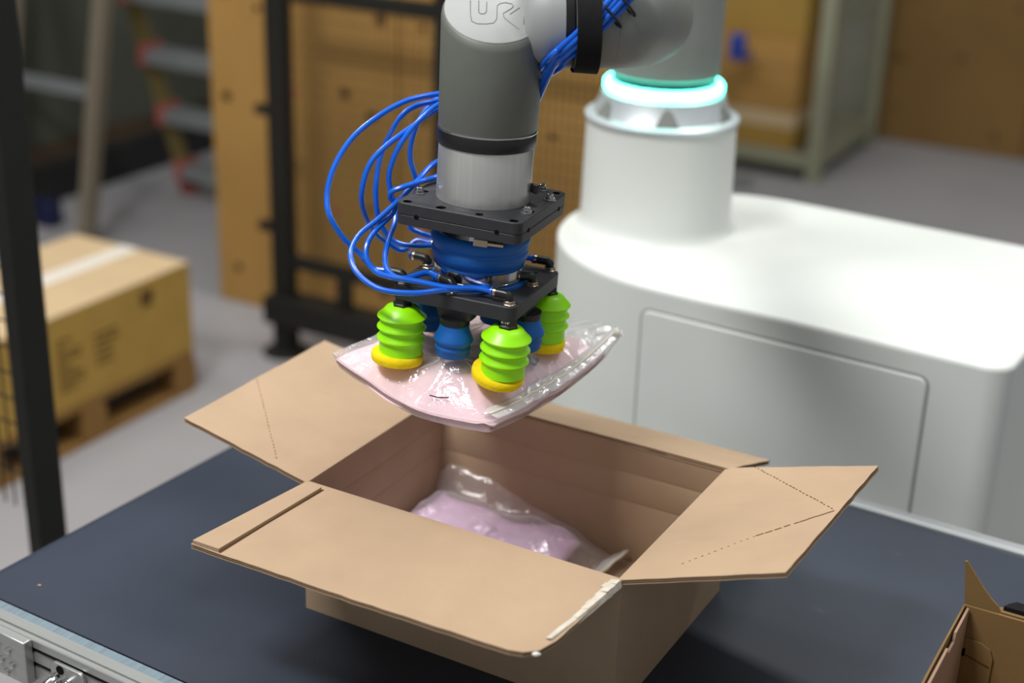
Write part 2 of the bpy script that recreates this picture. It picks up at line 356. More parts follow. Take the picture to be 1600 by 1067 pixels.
# near flap (lies level towards the camera)
fn, nn = flap([(x, y, BH + .0006) for x, y in ((.006, .0048), (BA - .001, .0048), (BA, -.002), (.3935, -.130), (.3875, -.152), (.376, -.1625), (.362, -.1665), (.2, -.172), (-.014, -.174), (.0058, -.001))])
js = MB().prism([(.008, -.004), (.0305, -.006), (.0215, -.172), (-.0125, -.1725)], lambda p: (p[0], p[1], BH + .0008), lambda p: (p[0], p[1], BH + .0048)).build('joint_strip', M['card'], fn, smooth=False)
MB().prism([(.0305, -.004), (.0325, -.004), (.0265, -.100), (.0242, -.1722), (.0212, -.1724), (.0245, -.100)], lambda p: (p[0], p[1], BH - .001), lambda p: (p[0], p[1], BH + .0012)).build('joint_gap', M['perf'], fn, smooth=False)
tp = MB()
for i in range(14):
    t0, t1 = i / 14, (i + 1) / 14
    e = lambda t: V((BA - .0002 - .0068 * t - .0035 * t * t, -.002 - .130 * t, BH + .0014))
    w0 = .011 - .006 * t0 + random.uniform(-.0015, .0015)
    a, b = e(t0), e(t1); j = random.uniform(.0004, .002)
    tp.add([a + V((-w0, 0, 0)), b + V((-w0, 0, 0)), b + V((0, 0, j)), a + V((0, 0, j)), a + V((.0022, 0, -.004 - j)), b + V((.0022, 0, -.004 - j))],
           [(0, 1, 2, 3), (3, 2, 5, 4)])
tp.build('torn_tape', M['tornpaper'], fn, smooth=False)
MB().lathe([(0, -.0045), (.0016, -.003), (.0023, 0), (.0014, .003), (0, .0045)], 8, (.3865, -.1555, BH - .002), (1, .5, 0)).build('torn_paper_tip', M['whitelabel'], fn)
# left flap, right flap, back flap
def zl(x): return BH + .0016 + (-x - .001) * .2160
def zr(x): return BH + .0022 + (x - BA - .001) * .3080
def zbk(y): return BH + .0003 - (y - BB - .001) * .3250
fl, nl = flap([(x, y, zl(x)) for x, y in ((.0048, BB - .001), (.0048, .001), (-.001, .0005), (-.169, -.003), (-.172, .279), (-.001, BB - .001))])
dashes((-.168, .131, zl(-.168)), (-.044, .0105, zl(-.044)), 26, fl, nl, .0009, .45)
fr, nr = flap([(x, y, zr(x)) for x, y in ((BA - .0048, .001), (BA - .0048, BB - .001), (BA + .001, BB - .001), (.572, .290), (.561, .023), (BA + .001, .001))])
def onr(x, y): return V((x, y, zr(x)))
dashes(onr(.429, .296), onr(.562, .170), 24, fr, nr, .0012, .6)
dashes(onr(.562, .168), onr(.500, .105), 9, fr, nr, .0018, .8, 3); dashes(onr(.500, .105), onr(.445, .035), 12, fr, nr, .0009, .35)
fb, nb = flap([(x, y, zbk(y)) for x, y in ((.001, BB - .0048), (BA - .001, BB - .0048), (BA, BB + .001), (BA + .007, .421), (-.002, .421), (0, BB + .001))])

# ================================================================== GRIPPER FRAME
def rotv(v):
    a = V(v); th = a.length
    return Matrix.Rotation(th, 3, a / th)
RM = rotv((-.028, .027, 0)) @ Matrix.Rotation(.133, 3, 'Z')
GO = at(755.2, 307.3, 1.62)
GM = Matrix.Translation(GO) @ RM.to_4x4()
def gw(*p): return GM @ V(p)
def root(name, mtx, **k):
    o = empty(name, **k); o.matrix_world = mtx; return o
HS = .0718

# ================================================================== ROBOT ARM
arm = empty('industrial_robot', (-.023, 1.005, BZ + .39), 0, label='grey jointed robot arm rising from the white cabinet and reaching over the open carton', cat='robot arm')
AI = Matrix.Translation((-.023, 1.005, BZ + .39)).inverted()
def armb(mb, name, m, **k):
    mb.v = [tuple(AI @ V(p)) for p in mb.v]; return mb.build(name, m, arm, **k)
def gl(prof, n=64):        # lathe in the gripper frame -> world
    mb = MB(); mb.T = GM; mb.lathe(prof, n); return mb
RW = .0530
armb(gl([(.0, 0.0002), (.0515, .0002), (.0515, .0585), (.0505, .0605), (0, .0605)]), 'tool_flange', M['turned'], angle=30)
armb(gl([(.046, .0605), (.0528, .0605), (.0535, .0620), (.0535, .0745), (.0528, .076), (.046, .076)]), 'seal_ring', M['blackgl'], angle=30)
armb(gl([(.046, .076), (.0535, .076), (.0537, .0768), (.0535, .0777), (.046, .0777)]), 'trim_ring', M['steel'], angle=30)
# wrist housing: a tube closed by a slanted cap that faces the camera
capdir = (RM.inverted() @ (CC - GO)); capdir.z = 0; capdir = V((capdir.x, capdir.y, 0)).normalized()
mb = MB(); mb.T = GM; n = 72; rings = []
SL = .49; ZCAP = .2015
def capz(x, y): return ZCAP - SL * (x * capdir.x + y * capdir.y)
cols = []
for j in range(n):
    a = 2 * pi * j / n; x, y = cos(a), sin(a)
    col = [V((RW * .985 * x, RW * .985 * y, .0777)), V((RW * x, RW * y, .0795))]
    ru = .0555
    zt = capz(ru * x, ru * y)
    col += [V((ru * x, ru * y, zt - .008)), V((ru * .99 * x, ru * .99 * y, zt - .0045)), V((ru * .965 * x, ru * .965 * y, zt - .0015 + SL * 0)), V((ru * .94 * x, ru * .94 * y, capz(ru * .94 * x, ru * .94 * y)))]
    cols.append(col)
k = len(cols[0]); vs = [p for c in cols for p in c]
mb.add(vs, [(j * k + i, ((j + 1) % n) * k + i, ((j + 1) % n) * k + i + 1, j * k + i + 1) for j in range(n) for i in range(k - 1)] + [tuple(j * k + k - 1 for j in range(n))])
armb(mb, 'wrist_housing', M['wrist'], angle=60)
nrmc = V((capdir.x * SL, capdir.y * SL, 1)).normalized()
mb = MB(); mb.T = GM
ring = [V((.0555 * .945 * cos(a), .0555 * .945 * sin(a), 0)) for a in [2 * pi * j / n for j in range(n)]]
ring = [V((p.x, p.y, capz(p.x, p.y))) for p in ring]
mb.add([p + nrmc * .0002 for p in ring] + [p * .985 + V((0, 0, .015 * ZCAP)) + nrmc * .0009 for p in ring], [(j, (j + 1) % n, n + (j + 1) % n, n + j) for j in range(n)] + [tuple(range(n, 2 * n))])
wcap = armb(mb, 'wrist_cap', M['cap'], angle=60)
# raised outline letters on the cap, written across the slanted face
rt = (RM.inverted() @ CR); rt.z = 0; rt.normalize(); rt = (rt - nrmc * rt.dot(nrmc)).normalized(); up = nrmc.cross(rt)
cen = V((0, 0, ZCAP)) + nrmc * .0011
def capw(x, y):            # point of the slanted cap seen at a photo pixel
    o = GM.inverted() @ CC; d = GM.to_3x3().inverted() @ (at(x, y, 1) - CC); t = (cen - o).dot(nrmc) / d.dot(nrmc); return gw(*(o + d * t))
LOGO = ([(735, 1), (735, 22), (737, 33), (745, 37), (760, 37.5), (771, 36), (776, 30), (776.5, 20), (777, 9), (781, 5.5), (790, 4), (800, 6), (802.5, 10), (798, 14), (786, 21), (788, 28), (811, 46)],
        [(797, 22), (812, 12)], [(748, 1), (748, 19), (751, 21.5), (757, 21.5), (760, 18), (760.5, 3)], [(821, 3), (818, 38)])
mb = MB()
for pth in LOGO: mb.tube([capw(*q) for q in pth], .00045, 6)
o = armb(mb, 'embossed_letters', M['capline']); 
# horizontal joint behind the wrist, running back to the elbow
A0 = gw(0, 0, .1935); A1 = at(960, 26, 1.555); AX = (A1 - A0).normalized(); LL = (A1 - A0).length
B0 = at(1012, 26, 1.98)
def taxis(x):
    lo, hi = 0, LL
    for _ in range(40):
        m_ = (lo + hi) / 2
        if px(A0 + AX * m_)[0] < x: lo = m_
        else: hi = m_
    return lo
t1, t3 = taxis(878), taxis(893)
RL = .0535; RE = .0600
armb(MB().lathe([(.040, .03), (RL - .004, t1 * .55), (RL - .001, t1 * .8), (RL - .001, t1)], 56, A0, AX), 'joint_collar', M['palecast'], angle=50)
armb(MB().lathe([(RL - .006, t1), (RL - .0005, t1 + .001), (RL - .0005, t3 - .001), (RL - .006, t3)], 56, A0, AX), 'joint_seal', M['blackgl'], angle=40)
Pa = A0 + AX * t3; Pb = A0 + AX * taxis(935)
pth = [Pa, Pa + AX * .002, Pb] + crom([Pb, at(966, 25, 1.568), at(992, 24, 1.64), at(1005, 25, 1.78), B0], 6)[1:]
bk_ = (B0 - at(1006, 23, 1.78)).normalized()
rad = [RL - .004, RL] + [RL + (RE - RL) * sst(2, len(pth), i) for i in range(2, len(pth))]
pth += [B0 + bk_ * (RE * sin(a)) for a in (.4, .8, 1.15, 1.4)]; rad += [RE * cos(a) for a in (.4, .8, 1.15, 1.4)]
armb(MB().tube(pth, rad, 56), 'elbow_housing', M['paint'], angle=50)
for (x, y, dd) in ((1072, 20, 1.88), (1046, 84, 1.80)):
    P = at(x, y, dd); Q = min(pth, key=lambda q: (q - P).length); d = (P - Q).normalized()
    armb(MB().lathe([(0, .0015), (.0022, .0015), (.0032, .0005), (.0032, -.006)], 12, Q + d * (RE - .0015), d), 'cover_screw', M['steel'])
# arm continuing above the picture to the shoulder
SH = V((-.023, 1.005, BZ + .43))
armb(MB().lathe([(.058, .0), (.058, .36), (.05, .40), (0, .41)], 40, B0, (0, 0, 1)), 'forearm_tube', M['paint'])
armb(MB().tube([SH + V((0, 0, .58)), B0 + V((0, 0, .34))], .055, 32), 'upper_arm_tube', M['paint'])
armb(MB().lathe([(.080, .022), (.0887, .030), (.0887, .62), (.07, .66), (0, .66)], 64, SH, (0, 0, 1)), 'shoulder_tower', M['paint'], angle=40)
armb(MB().lathe([(.078, .002), (.084, .004), (.084, .028), (.078, .030)], 64, SH, (0, 0, 1)), 'shoulder_seal', M['blackgl'])
armb(MB().lathe([(.084, .000), (.0945, .000), (.0972, .0035), (.0972, .0115), (.0945, .015), (.084, .015)], 64, SH, (0, 0, 1)), 'light_ring', M['ring'], angle=60)['label'] = 'glowing turquoise status ring'
bf = armb(MB().lathe([(.118, -.05), (.1255, -.0485), (.1262, -.041), (.1225, -.0385), (.113, -.036), (.1045, -.020), (.100, -.004), (.094, 0)], 64, SH, (0, 0, 1)), 'base_flange', M['flange'], angle=25)
for k in range(6):
    a = radians(-62 + 60 * k); d = V((cos(a), sin(a), 0)); s = V((-sin(a), cos(a), 0))
    b_, t_ = SH + d * .1135 + V((0, 0, -.0358)), SH + d * .1015 + V((0, 0, -.009))
    nn_ = s.cross(t_ - b_).normalized(); nn_ = nn_ if nn_.dot(d) > 0 else -nn_
    m1 = MB().prism([(-.019, 0), (.019, 0), (.008, .75), (0, 1.0), (-.008, .75)], lambda p: b_ + (t_ - b_) * p[1] + s * p[0] - nn_ * .006, lambda p: b_ + (t_ - b_) * p[1] + s * p[0] + nn_ * .0012)
    m1.v = [tuple(AI @ V(p)) for p in m1.v]; m1.build('flange_pocket', M['paint'], bf, smooth=False)

# ================================================================== VACUUM GRIPPER
gr = root('vacuum_gripper', GM, label='square black vacuum gripper with lime and blue suction cups under the wrist', cat='gripper')
HOLES = [(632.5, 313.7), (675.8, 322), (718, 330), (761, 339.3), (804.7, 348.3), (841, 323.7), (875.6, 301), (673.8, 290.7)]
GMI = GM.inverted()
def gloc(x, y, z):         # photo pixel -> point on the plane z of the gripper frame
    o = GMI @ CC; d = (GMI.to_3x3() @ (at(x, y, 1) - CC)); t = (z - o.z) / d.z; return o + d * t
def plate(name, z0, z1, m, holes, hr, r=.010, inset=0):
    o = MB().prism(rrect(2 * HS - inset, 2 * HS - inset, r), lambda p: (p[0], p[1], z0), lambda p: (p[0], p[1], z1)).build(name, m, gr, bevel=.0008)
    if holes:
        cut = MB()
        for i, (x, y) in enumerate(holes): cut.lathe([(hr[i % len(hr)], z1 - .007), (hr[i % len(hr)], z1 + .003)], 6 if i % 3 == 1 else 20, (x, y, 0))
        c = cut.build('cut', M['hole']); c.parent = gr; 
        o.modifiers.clear(); bo = o.modifiers.new('b', 'BOOLEAN'); bo.operation = 'DIFFERENCE'; bo.object = c; bo.solver = 'EXACT'; bo.material_mode = 'TRANSFER'
        dg = bpy.context.evaluated_depsgraph_get(); me = bpy.data.meshes.new_from_object(o.evaluated_get(dg)); o.modifiers.clear(); o.data = me; me.name = name
        bpy.data.objects.remove(c, do_unlink=True)
        b = o.modifiers.new('bevel', 'BEVEL'); b.width = .0007; b.segments = 2; b.limit_method = 'ANGLE'; b.angle_limit = radians(60)
    return o
hl = []
for e in (-.061, -.022, .022, .061): hl += [(e, -.0625)]
hl += [(.0625, -.022), (.0625, .061), (-.0625, -.018), (-.061, .061), (0, .0625), (.0225, .0625)]
mp = plate('mounting_plate', -.0125, 0, M['black'], hl, [.0048, .0058, .0042])
lp_ = plate('mounting_plate', -.0238, -.0129, M['black'], None, [0], inset=.0006); lp_['label'] = 'lower half of the split black mounting plate'
for (x, y) in ((.0655, .031), (.0625, -.030), (-.0635, -.029), (.045, .062)):
    MB().lathe([(0, .0075), (.0028, .0075), (.0036, .0068), (.0036, .0042), (.0052, .0042), (.0052, .0012), (.0068, .001), (.0068, 0.0001)], 12, (x, y, 0)).build('bolt', M['steel'], mp)
for (x, y, ax) in ((-.046, -HS, 0), (.046, -HS, 0), (HS, -.046, 1), (HS, .046, 1)):
    MB().lathe([(.0026, -.004), (.0026, .0003), (0, .0003)], 14, (x, y, -.0128), (0, -1, 0) if ax == 0 else (1, 0, 0)).build('side_bore', M['hole'], mp)
# little push-in port on the silver flange
pp = V((.0435, .028, .016)); dp = V((.8, .6, 0)).normalized(); sp = V((-.2, -.98, 0))
pt = MB().lathe([(.0055, 0), (.0055, .005), (.0048, .0055), (.0048, .009), (0, .009)], 14, pp + V((.001, -.012, 0)), V((.75, -.5, .05))).build('air_port', M['steel'], gr)
MB().lathe([(.0048, 0), (.0052, .002), (.0052, .006), (0, .0065)], 14, pp + V((.009, -.017, 0)), V((.75, -.3, -.1))).build('port_cap', M['blackgl'], pt)
# bellows joint and its hose clamps
zb = -.0925
bl = [(.0455, -.0235), (.0470, -.0345), (.0520, -.0385), (.0548, -.0435), (.0540, -.0495), (.0520, -.0535), (.0535, -.0575), (.0530, -.0635), (.0500, -.0695), (.0485, -.0720), (.0485, -.0865), (.0525, -.0885), (.0530, -.0925)]
MB().lathe(crom([(r_, 0, z_) for r_, z_ in bl], 4) and [(p.x, p.z) for p in crom([(r_, 0, z_) for r_, z_ in bl], 4)], 72, cap=False).build('bellows', M['bluerub'], gr, angle=70)
tilt = Matrix.Rotation(radians(4), 4, V((.5, .8, 0)))
def clamp(z, r, h, screw_ang, tl, teeth):
    cb = MB(); T = Matrix.Translation((0, 0, z)) @ tl; cb.T = T
    cb.lathe([(r, -h / 2), (r + .0012, -h / 2 - .0004), (r + .0012, -h / 2 + .0008), (r + .0008, -h / 2 + .001), (r + .0008, h / 2 - .001), (r + .0012, h / 2 - .0008), (r + .0012, h / 2 + .0004), (r, h / 2)], 72, cap=False)
    o = cb.build('hose_clamp', M['steel'], gr, angle=25)
    if teeth:
        tb = MB(); tb.T = T
        for i in range(24):
            a = radians(screw_ang - 50 + i * 2.1); d = V((cos(a), sin(a), 0)); s = V((-sin(a), cos(a), 0)); p = d * (r + .0012)
            tb.beam(p + V((0, 0, -h * .36)) - s * .0006, p + V((0, 0, h * .36)) + s * .0004, .0006, .0012, up=d)
        tb.build('worm_teeth', M['slot'], o)
        sb = MB(); sb.T = T; a = radians(screw_ang + 8); d = V((cos(a), sin(a), 0)); s = V((-sin(a), cos(a), 0))
        sb.beam(d * (r + .004) - s * .002, d * (r + .004) + s * .013, h * .75, .006, up=d)
        sb.tube([d * (r + .004) + s * .013, d * (r + .0035) + s * .030], .0033, 12)
        sb.build('worm_screw', M['brass'], o)
    return o
clamp(-.0325, .0478, .0095, -82, tilt, True)
clamp(-.0795, .0490, .0125, 40, Matrix.Rotation(radians(1.5), 4, 'X'), False)
# carrier plate
cp = MB().prism(rrect(2 * HS, 2 * HS, .011), lambda p: (p[0], p[1], -.109), lambda p: (p[0], p[1], zb)).build('carrier_plate', M['black'], gr, bevel=.0012)
for (x, y) in ((0, -.054), (.054, 0), (0, .054), (-.054, 0)):
    w, d = (.030, .017) if x == 0 else (.017, .030)
    MB().prism(rrect(2 * w, 2 * d, .006) if False else rrect(w * 1.5, d * 1.5, .006), lambda p: (x + p[0] * .86, y + p[1] * .86, -.121), lambda p: (x + p[0], y + p[1], -.1088)).build('cup_boss', M['black'], cp, bevel=.0008)
MB().lathe([(0, .0002), (.0022, .0002), (.0022, -.002)], 12, (.05, .048, zb)).build('plate_bore', M['hole'], cp)
# suction cups
def green_cup():
    pr = [(.0085, .0), (.0140, -.0006), (.0180, -.0028), (.0205, -.0060), (.0240, -.0095), (.0265, -.0118)]
    for z in (-.0120, -.0245, -.0370):
        pr += [(.0271, z - .0004), (.0272, z - .0012), (.0266, z - .0018), (.0243, z - .0034), (.0236, z - .0058), (.0240, z - .0085), (.0256, z - .0112)]
    pr = pr[:-2] + [(.0238, -.0460), (.0240, -.0500), (.0245, -.0545), (.0235, -.0555), (.015, -.0555)]
    o = MB().lathe(pr, 56).build('suction_cup', M['green'], gr, angle=42)
    o['label'] = 'lime green bellows suction cup'
    f = MB().lathe([(.0085, .010), (.0095, .0095), (.0098, .0025), (.0115, .002), (.0115, -.0012), (.008, -.0012)], 6).build('cup_fitting', M['blackgl'], o, bevel=.0005)
    l = MB().lathe([(.016, -.0545), (.0262, -.0545), (.0285, -.0560), (.0290, -.0600), (.0280, -.0645), (.026, -.0655), (.016, -.0655)], 48).build('foam_lip', M['foam'], o, angle=50)
    return o
def blue_cup():
    o = MB().lathe([(.010, 0), (.0158, -.0005), (.0162, -.004), (.0175, -.008), (.0213, -.0162), (.0218, -.0180), (.0212, -.0195), (.0182, -.0228), (.0179, -.0242), (.0196, -.0265), (.0198, -.0280), (.0182, -.0298), (.0188, -.0345), (.017, -.037), (.010, -.037)], 48).build('suction_cup', M['bluerub'], gr, angle=50)
    o['label'] = 'small blue suction cup'
    MB().lathe([(.0145, .007), (.0165, .0068), (.0165, -.0002), (.0145, -.0005)], 24).build('cup_fitting', M['blackgl'], o)
    return o
G0 = green_cup(); B0c = blue_cup()
cups = {}
CI = .0620
for i, (x, y, ti, ax) in enumerate(((-CI, -CI, .0, (1, 0, 0)), (CI, -CI, .05, (.3, 1, 0)), (CI, CI, .03, (0, 1, 0)), (-CI, CI, 0, (1, 0, 0)))):
    o = G0 if i == 0 else copy_tree(G0); o.location = (x, y, -.1175)
    if i == 0: o.location.z -= 0
    if ti: o.rotation_mode = 'QUATERNION'; o.rotation_quaternion = Matrix.Rotation(ti, 3, V(ax)).to_quaternion()
    cups[i] = o
    for ch in o.children:
        if ch.name.startswith('foam'):
            if i == 1: ch.rotation_euler = (.10, .17, 0); ch.location = (.0050, -.0065, .0015)
            if i == 0: ch.location = (.0, -.001, 0); ch.rotation_euler = (-.03, .04, 0)
for i, (x, y) in enumerate(((0, -.060), (.060, 0), (0, .060), (-.060, 0))):
    o = B0c if i == 0 else copy_tree(B0c); o.location = (x, y, -.1270); o.rotation_euler = (random.uniform(-.05, .05), random.uniform(-.05, .05), i)
# printed size mark on the near cup fitting
def text(body, size, mtx, m, parent, name='printed_text'):
    c = bpy.data.curves.new(name, 'FONT'); c.body = body; c.size = size; c.align_x = 'CENTER'; c.align_y = 'CENTER'; c.extrude = .00005
    o = bpy.data.objects.new(name, c); COL.objects.link(o)
    dg = bpy.context.evaluated_depsgraph_get(); me = bpy.data.meshes.new_from_object(o.evaluated_get(dg)); bpy.data.objects.remove(o, do_unlink=True)
    q = bpy.data.objects.new(name, me); COL.objects.link(q); me.materials.append(m); q.parent = parent; q.matrix_local = mtx; return q
fit1 = [c for c in cups[1].children if c.name.startswith('cup_fitting')][0]
a = radians(-60 - 30)
for body, sz, dz in (('G 1/4"', .0036, .0068), ('........', .0024, .0040)):
    mm = Matrix.Translation((0.0, -.00865, dz)) @ Matrix.Rotation(pi / 2, 4, 'X')
    mm = Matrix.Rotation(radians(0), 4, 'Z') @ mm
    text(body, sz, mm, M['whitelabel'], fit1)
# push-in elbow fittings on the carrier plate
FIT = {'left': (-.062, -.062, pi), 'rear_left': (-.062, .052, pi), 'rear_right': (.060, .066, pi + .05), 'near': (.062, -.062, pi - .02), 'right': (.061, .008, pi + .55), 'front': (-.006, -.058, pi - .35), 'rear': (0, .062, pi), 'leftmid': (-.062, 0, pi)}
PORT = {}
for nm, (x, y, a) in FIT.items():
    e = MB(); d = V((cos(a), sin(a), 0))
    pth = crom([(x, y, zb + .003), (x, y, zb + .0070), V((x, y, zb + .0098)) + d * .003, V((x, y, zb + .0103)) + d * .007, V((x, y, zb + .0103)) + d * .0185], 4)
    e.tube(pth, [.0044] * 4 + [.0049] * (len(pth) - 4), 14)
    ef = e.build('elbow_fitting', M['blackgl'], gr)
    MB().lathe([(.0080, 0), (.0080, .001), (.0068, .001), (.0068, .0042), (.0055, .0047), (0, .0047)], 6, (x, y, zb)).build('hex_nut', M['brass'], ef, bevel=.0004)
    c = V((x, y, zb + .0103)) + d * .0185
    MB().lathe([(.0050, -.003), (.0052, -.003), (.0052, 0), (0, 0)], 16, c, d).build('trim_ring', M['brass'], ef)
    MB().lathe([(.0038, 0), (.0055, .0010), (.0055, .0022), (.0042, .0026), (.0042, .0038), (0, .0038)], 16, c, d).build('release_collar', M['hose'], ef)
    PORT[nm] = (gw(*c), (GM.to_3x3() @ d).normalized())

# ================================================================== AIR HOSES
RH = .0031
def lsurf(x, y, off):       # front of the horizontal joint at a photo pixel, off metres towards the camera
    best = None
    for i in range(120):
        d = 1.42 + i * .003; P = at(x, y, d); q = P - A0; h = (q - AX * q.dot(AX)).length
        if h < RL + off: return d
        if best is None or h < best[0]: best = (h, d)
    return best[1]
def bundle(k, lower):
    """points of hose k from the cable ties down past the strap to behind the wrist housing"""
    o = (k % 4 - 1.5) * 8.0; back = (k // 4) * .0055
    pts = []
    for x, y in ((1000, -34), (969, 0), (948, 22), (922, 48), (903, 66), (880, 84), (862, 102)):
        nx, ny = .60, .80
        X, Y = x + o * nx * (1 if x > 880 else .9), y + o * ny * (1 if x > 880 else .9)
        pts.append(at(X, Y, lsurf(X, Y, .0035 + (.0055 if k >= 4 else 0)) if x < 990 else (lsurf(969, 0, .0035 + (.0055 if k >= 4 else 0)) - .006)))
    return pts
def end(nm): 
    p, d = PORT[nm]; return [p + d * .02, p + d * .002]
HO = []
def hose(k, pts, ends, label, lower=False):
    b = bundle(k, lower)
    mid = [at(812, 128 + (60 if lower else 0) + k * 3, 1.640 + .005 * (k % 3)), at(745, 140 + (85 if lower else 0) + k * 2, 1.670 + .004 * (k % 3))]
    P = b + mid + [at(*p) for p in pts] + (end(ends) if ends else [])
    tag(MB().tube(crom(P, 8), RH, 10).build('air_hose', M['hose']), label, 'hose', 'blue air hoses of the gripper')
hose(0, [(690, 146, 1.68), (637, 157, 1.665), (592, 181, 1.65), (550, 216, 1.64), (522, 261, 1.63), (511, 305, 1.625), (516, 339, 1.62), (538, 374, 1.63), (565, 399, 1.64)], 'left', 'outermost blue air hose looping wide left down to the left corner elbow')
hose(1, [(690, 156, 1.69), (649, 166, 1.68), (626, 183, 1.675), (609, 211, 1.67), (598, 235, 1.67), (590, 267, 1.67), (587, 301, 1.67), (590, 335, 1.675), (599, 358, 1.68), (614, 376, 1.685), (641, 384, 1.69), (690, 384, 1.715), (760, 386, 1.735), (815, 396, 1.725)], 'rear_right', 'blue air hose passing behind the blue bellows to the far right elbow')
hose(2, [(688, 168, 1.67), (652, 192, 1.655), (601, 230, 1.64), (576, 260, 1.635), (565, 303, 1.64), (570, 335, 1.66), (583, 361, 1.69), (607, 381, 1.715), (630, 391, 1.725)], 'rear_left', 'blue air hose ending at the rear left elbow beside the bellows')
hose(3, [(688, 162, 1.66), (660, 184, 1.65), (637, 209, 1.645), (618, 240, 1.645), (608, 273, 1.65), (610, 298, 1.655), (617, 325, 1.66), (617, 348, 1.655), (608, 372, 1.645), (602, 400, 1.63), (607, 424, 1.612), (630, 435, 1.607)], 'front', 'blue air hose dropping in an S bend to the front middle elbow')
hose(4, [(690, 153, 1.70), (674, 163, 1.70), (658, 183, 1.70), (645, 214, 1.70), (641, 247, 1.70), (650, 281, 1.705), (652, 315, 1.72), (640, 352, 1.725), (655, 363, 1.73), (680, 371, 1.735), (730, 390, 1.75)], 'rear', 'blue air hose hanging straight down behind the upper plate')
hose(5, [(684, 252, 1.67), (652, 283, 1.645), (622, 314, 1.635), (590, 343, 1.63), (564, 364, 1.625), (551, 384, 1.615), (548, 402, 1.605), (557, 425, 1.595), (580, 445, 1.583), (607, 455, 1.577), (650, 458, 1.577), (695, 453, 1.588), (752, 451, 1.600)], 'right', 'lowest blue air hose sweeping across the front to the right side elbow', True)
hose(6, [(688, 273, 1.66), (660, 283, 1.64), (634, 291, 1.63), (613, 299, 1.63), (610, 309, 1.635), (618, 320, 1.64), (612, 335, 1.64), (588, 359, 1.63), (574, 381, 1.62), (573, 404, 1.615), (587, 424, 1.612), (612, 433, 1.603), (655, 440, 1.598), (700, 449, 1.588)], 'near', 'blue air hose doubling back over the upper plate then across to the near corner elbow', True)
# strap and cable ties round the bundle
def strapw(t):
    return A0 + AX * t
ta, tb_ = taxis(893), taxis(930)
st = MB(); n = 60; prof = []
for j in range(n):
    a = 2 * pi * j / n
e1 = AX.cross(V((0, 0, 1))).normalized(); e2 = e1.cross(AX)
hd = (CC - A0); hd = (hd - AX * hd.dot(AX)).normalized()
Pm = at(910, 60, lsurf(910, 60, .004)); d0 = Pm - A0; d0 = (d0 - AX * d0.dot(AX)).normalized()
vs = []
for j in range(n):
    a = 2 * pi * j / n; d = cos(a) * hd + sin(a) * AX.cross(hd)
    bulge = .0150 * max(0, d.dot(d0)) ** 3 + .0018
    for t, k in ((ta, 0), (ta, 1), (tb_, 1), (tb_, 0)):
        rr = (RL if t == ta else RL + .002) + bulge - (0 if k else .0016); vs.append(A0 + AX * t + d * rr)
st.add(vs, [(j * 4 + i, ((j + 1) % n) * 4 + i, ((j + 1) % n) * 4 + (i + 1) % 4, j * 4 + (i + 1) % 4) for j in range(n) for i in range(4)])
tag(st.build('hose_strap', M['strap'], angle=40), 'wide black hook and loop strap holding the blue hoses against the arm joint', 'strap')
for (x, y, lab) in ((952, 21, 'black cable tie round the blue hose bundle just right of the strap'), (974, 3, 'black cable tie round the blue hose bundle at the top edge of the picture')):
    c = at(x, y, lsurf(x, y, .0035) - .003); t = (at(990, -10, 1.5) - at(905, 66, 1.5)).normalized()
    hd2 = (CC - c).normalized(); hd2 = (hd2 - t * hd2.dot(t)).normalized(); w2 = t.cross(hd2)
    ring = [c + w2 * (.0185 * cos(q)) + hd2 * (.0085 * sin(q) - .0005) for q in [2 * pi * j / 32 for j in range(33)]]
    tag(MB().tube(ring, .0013, 6).build('cable_tie', M['blackgl']), lab, 'cable tie')

# ================================================================== HELD BAG
bagm = GM.copy()
bag = root('bagged_garment', bagm, label='clear zip bag holding a folded pale pink garment, hanging from the suction cups', cat='bag')
FRONT = [(-.137, -.080, -.185), (-.112, -.086, -.194), (-.084, -.092, -.201), (-.050, -.104, -.208), (-.018, -.114, -.2105), (.03, -.114, -.2110), (.070, -.108, -.2105)]
BACK = [(-.09, .185, -.196), (-.053, .181, -.19), (-.017, .176, -.188), (.02, .170, -.188), (.056, .165, -.187), (.093, .161, -.186), (.129, .157, -.187)]
def lerp_poly(Pt, u):
    x = u * (len(Pt) - 1); i = min(int(x), len(Pt) - 2); return V(Pt[i]).lerp(V(Pt[i + 1]), x - i)
FRc = [tuple(p) for p in crom(FRONT, 6)]; BKc = [tuple(p) for p in crom(BACK, 6)]
HOLD = -.1832
def S0(u, v):
    a = lerp_poly(FRc, u); b = lerp_poly(BKc, u); p = a.lerp(b, v)
    # right edge sags outward a little
    if u > .5: p.x += .004 * 4 * v * (1 - v) * (u - .5) * 2
    ed = min(u * .22, (1 - u) * .22, v * .27)
    k = sst(.0, .055, ed)
    zedge = p.z - .012 * 4 * v * (1 - v) * sst(.6, 1, u)
    p.z = zedge * (1 - k) + HOLD * k
    return p
BLUE = [(0, -.060), (.060, 0), (0, .060), (-.060, 0)]
GREEN = [(-CI, -CI), (CI, -CI), (CI, CI), (-CI, CI)]
def wr(x, y):
    z = 0
    for i, (bx, by) in enumerate(BLUE):
        dx, dy = x - bx, y - by; r_ = math.hypot(dx, dy); a = math.atan2(dy, dx)
        z += .0185 * math.exp(-(r_ / .020) ** 2)
        z += .0046 * (.5 + .5 * cos(7 * a + i * 1.3 + 1.4 * sin(2 * a))) ** 4 * math.exp(-((r_ - .030) / .030) ** 2)
    return z
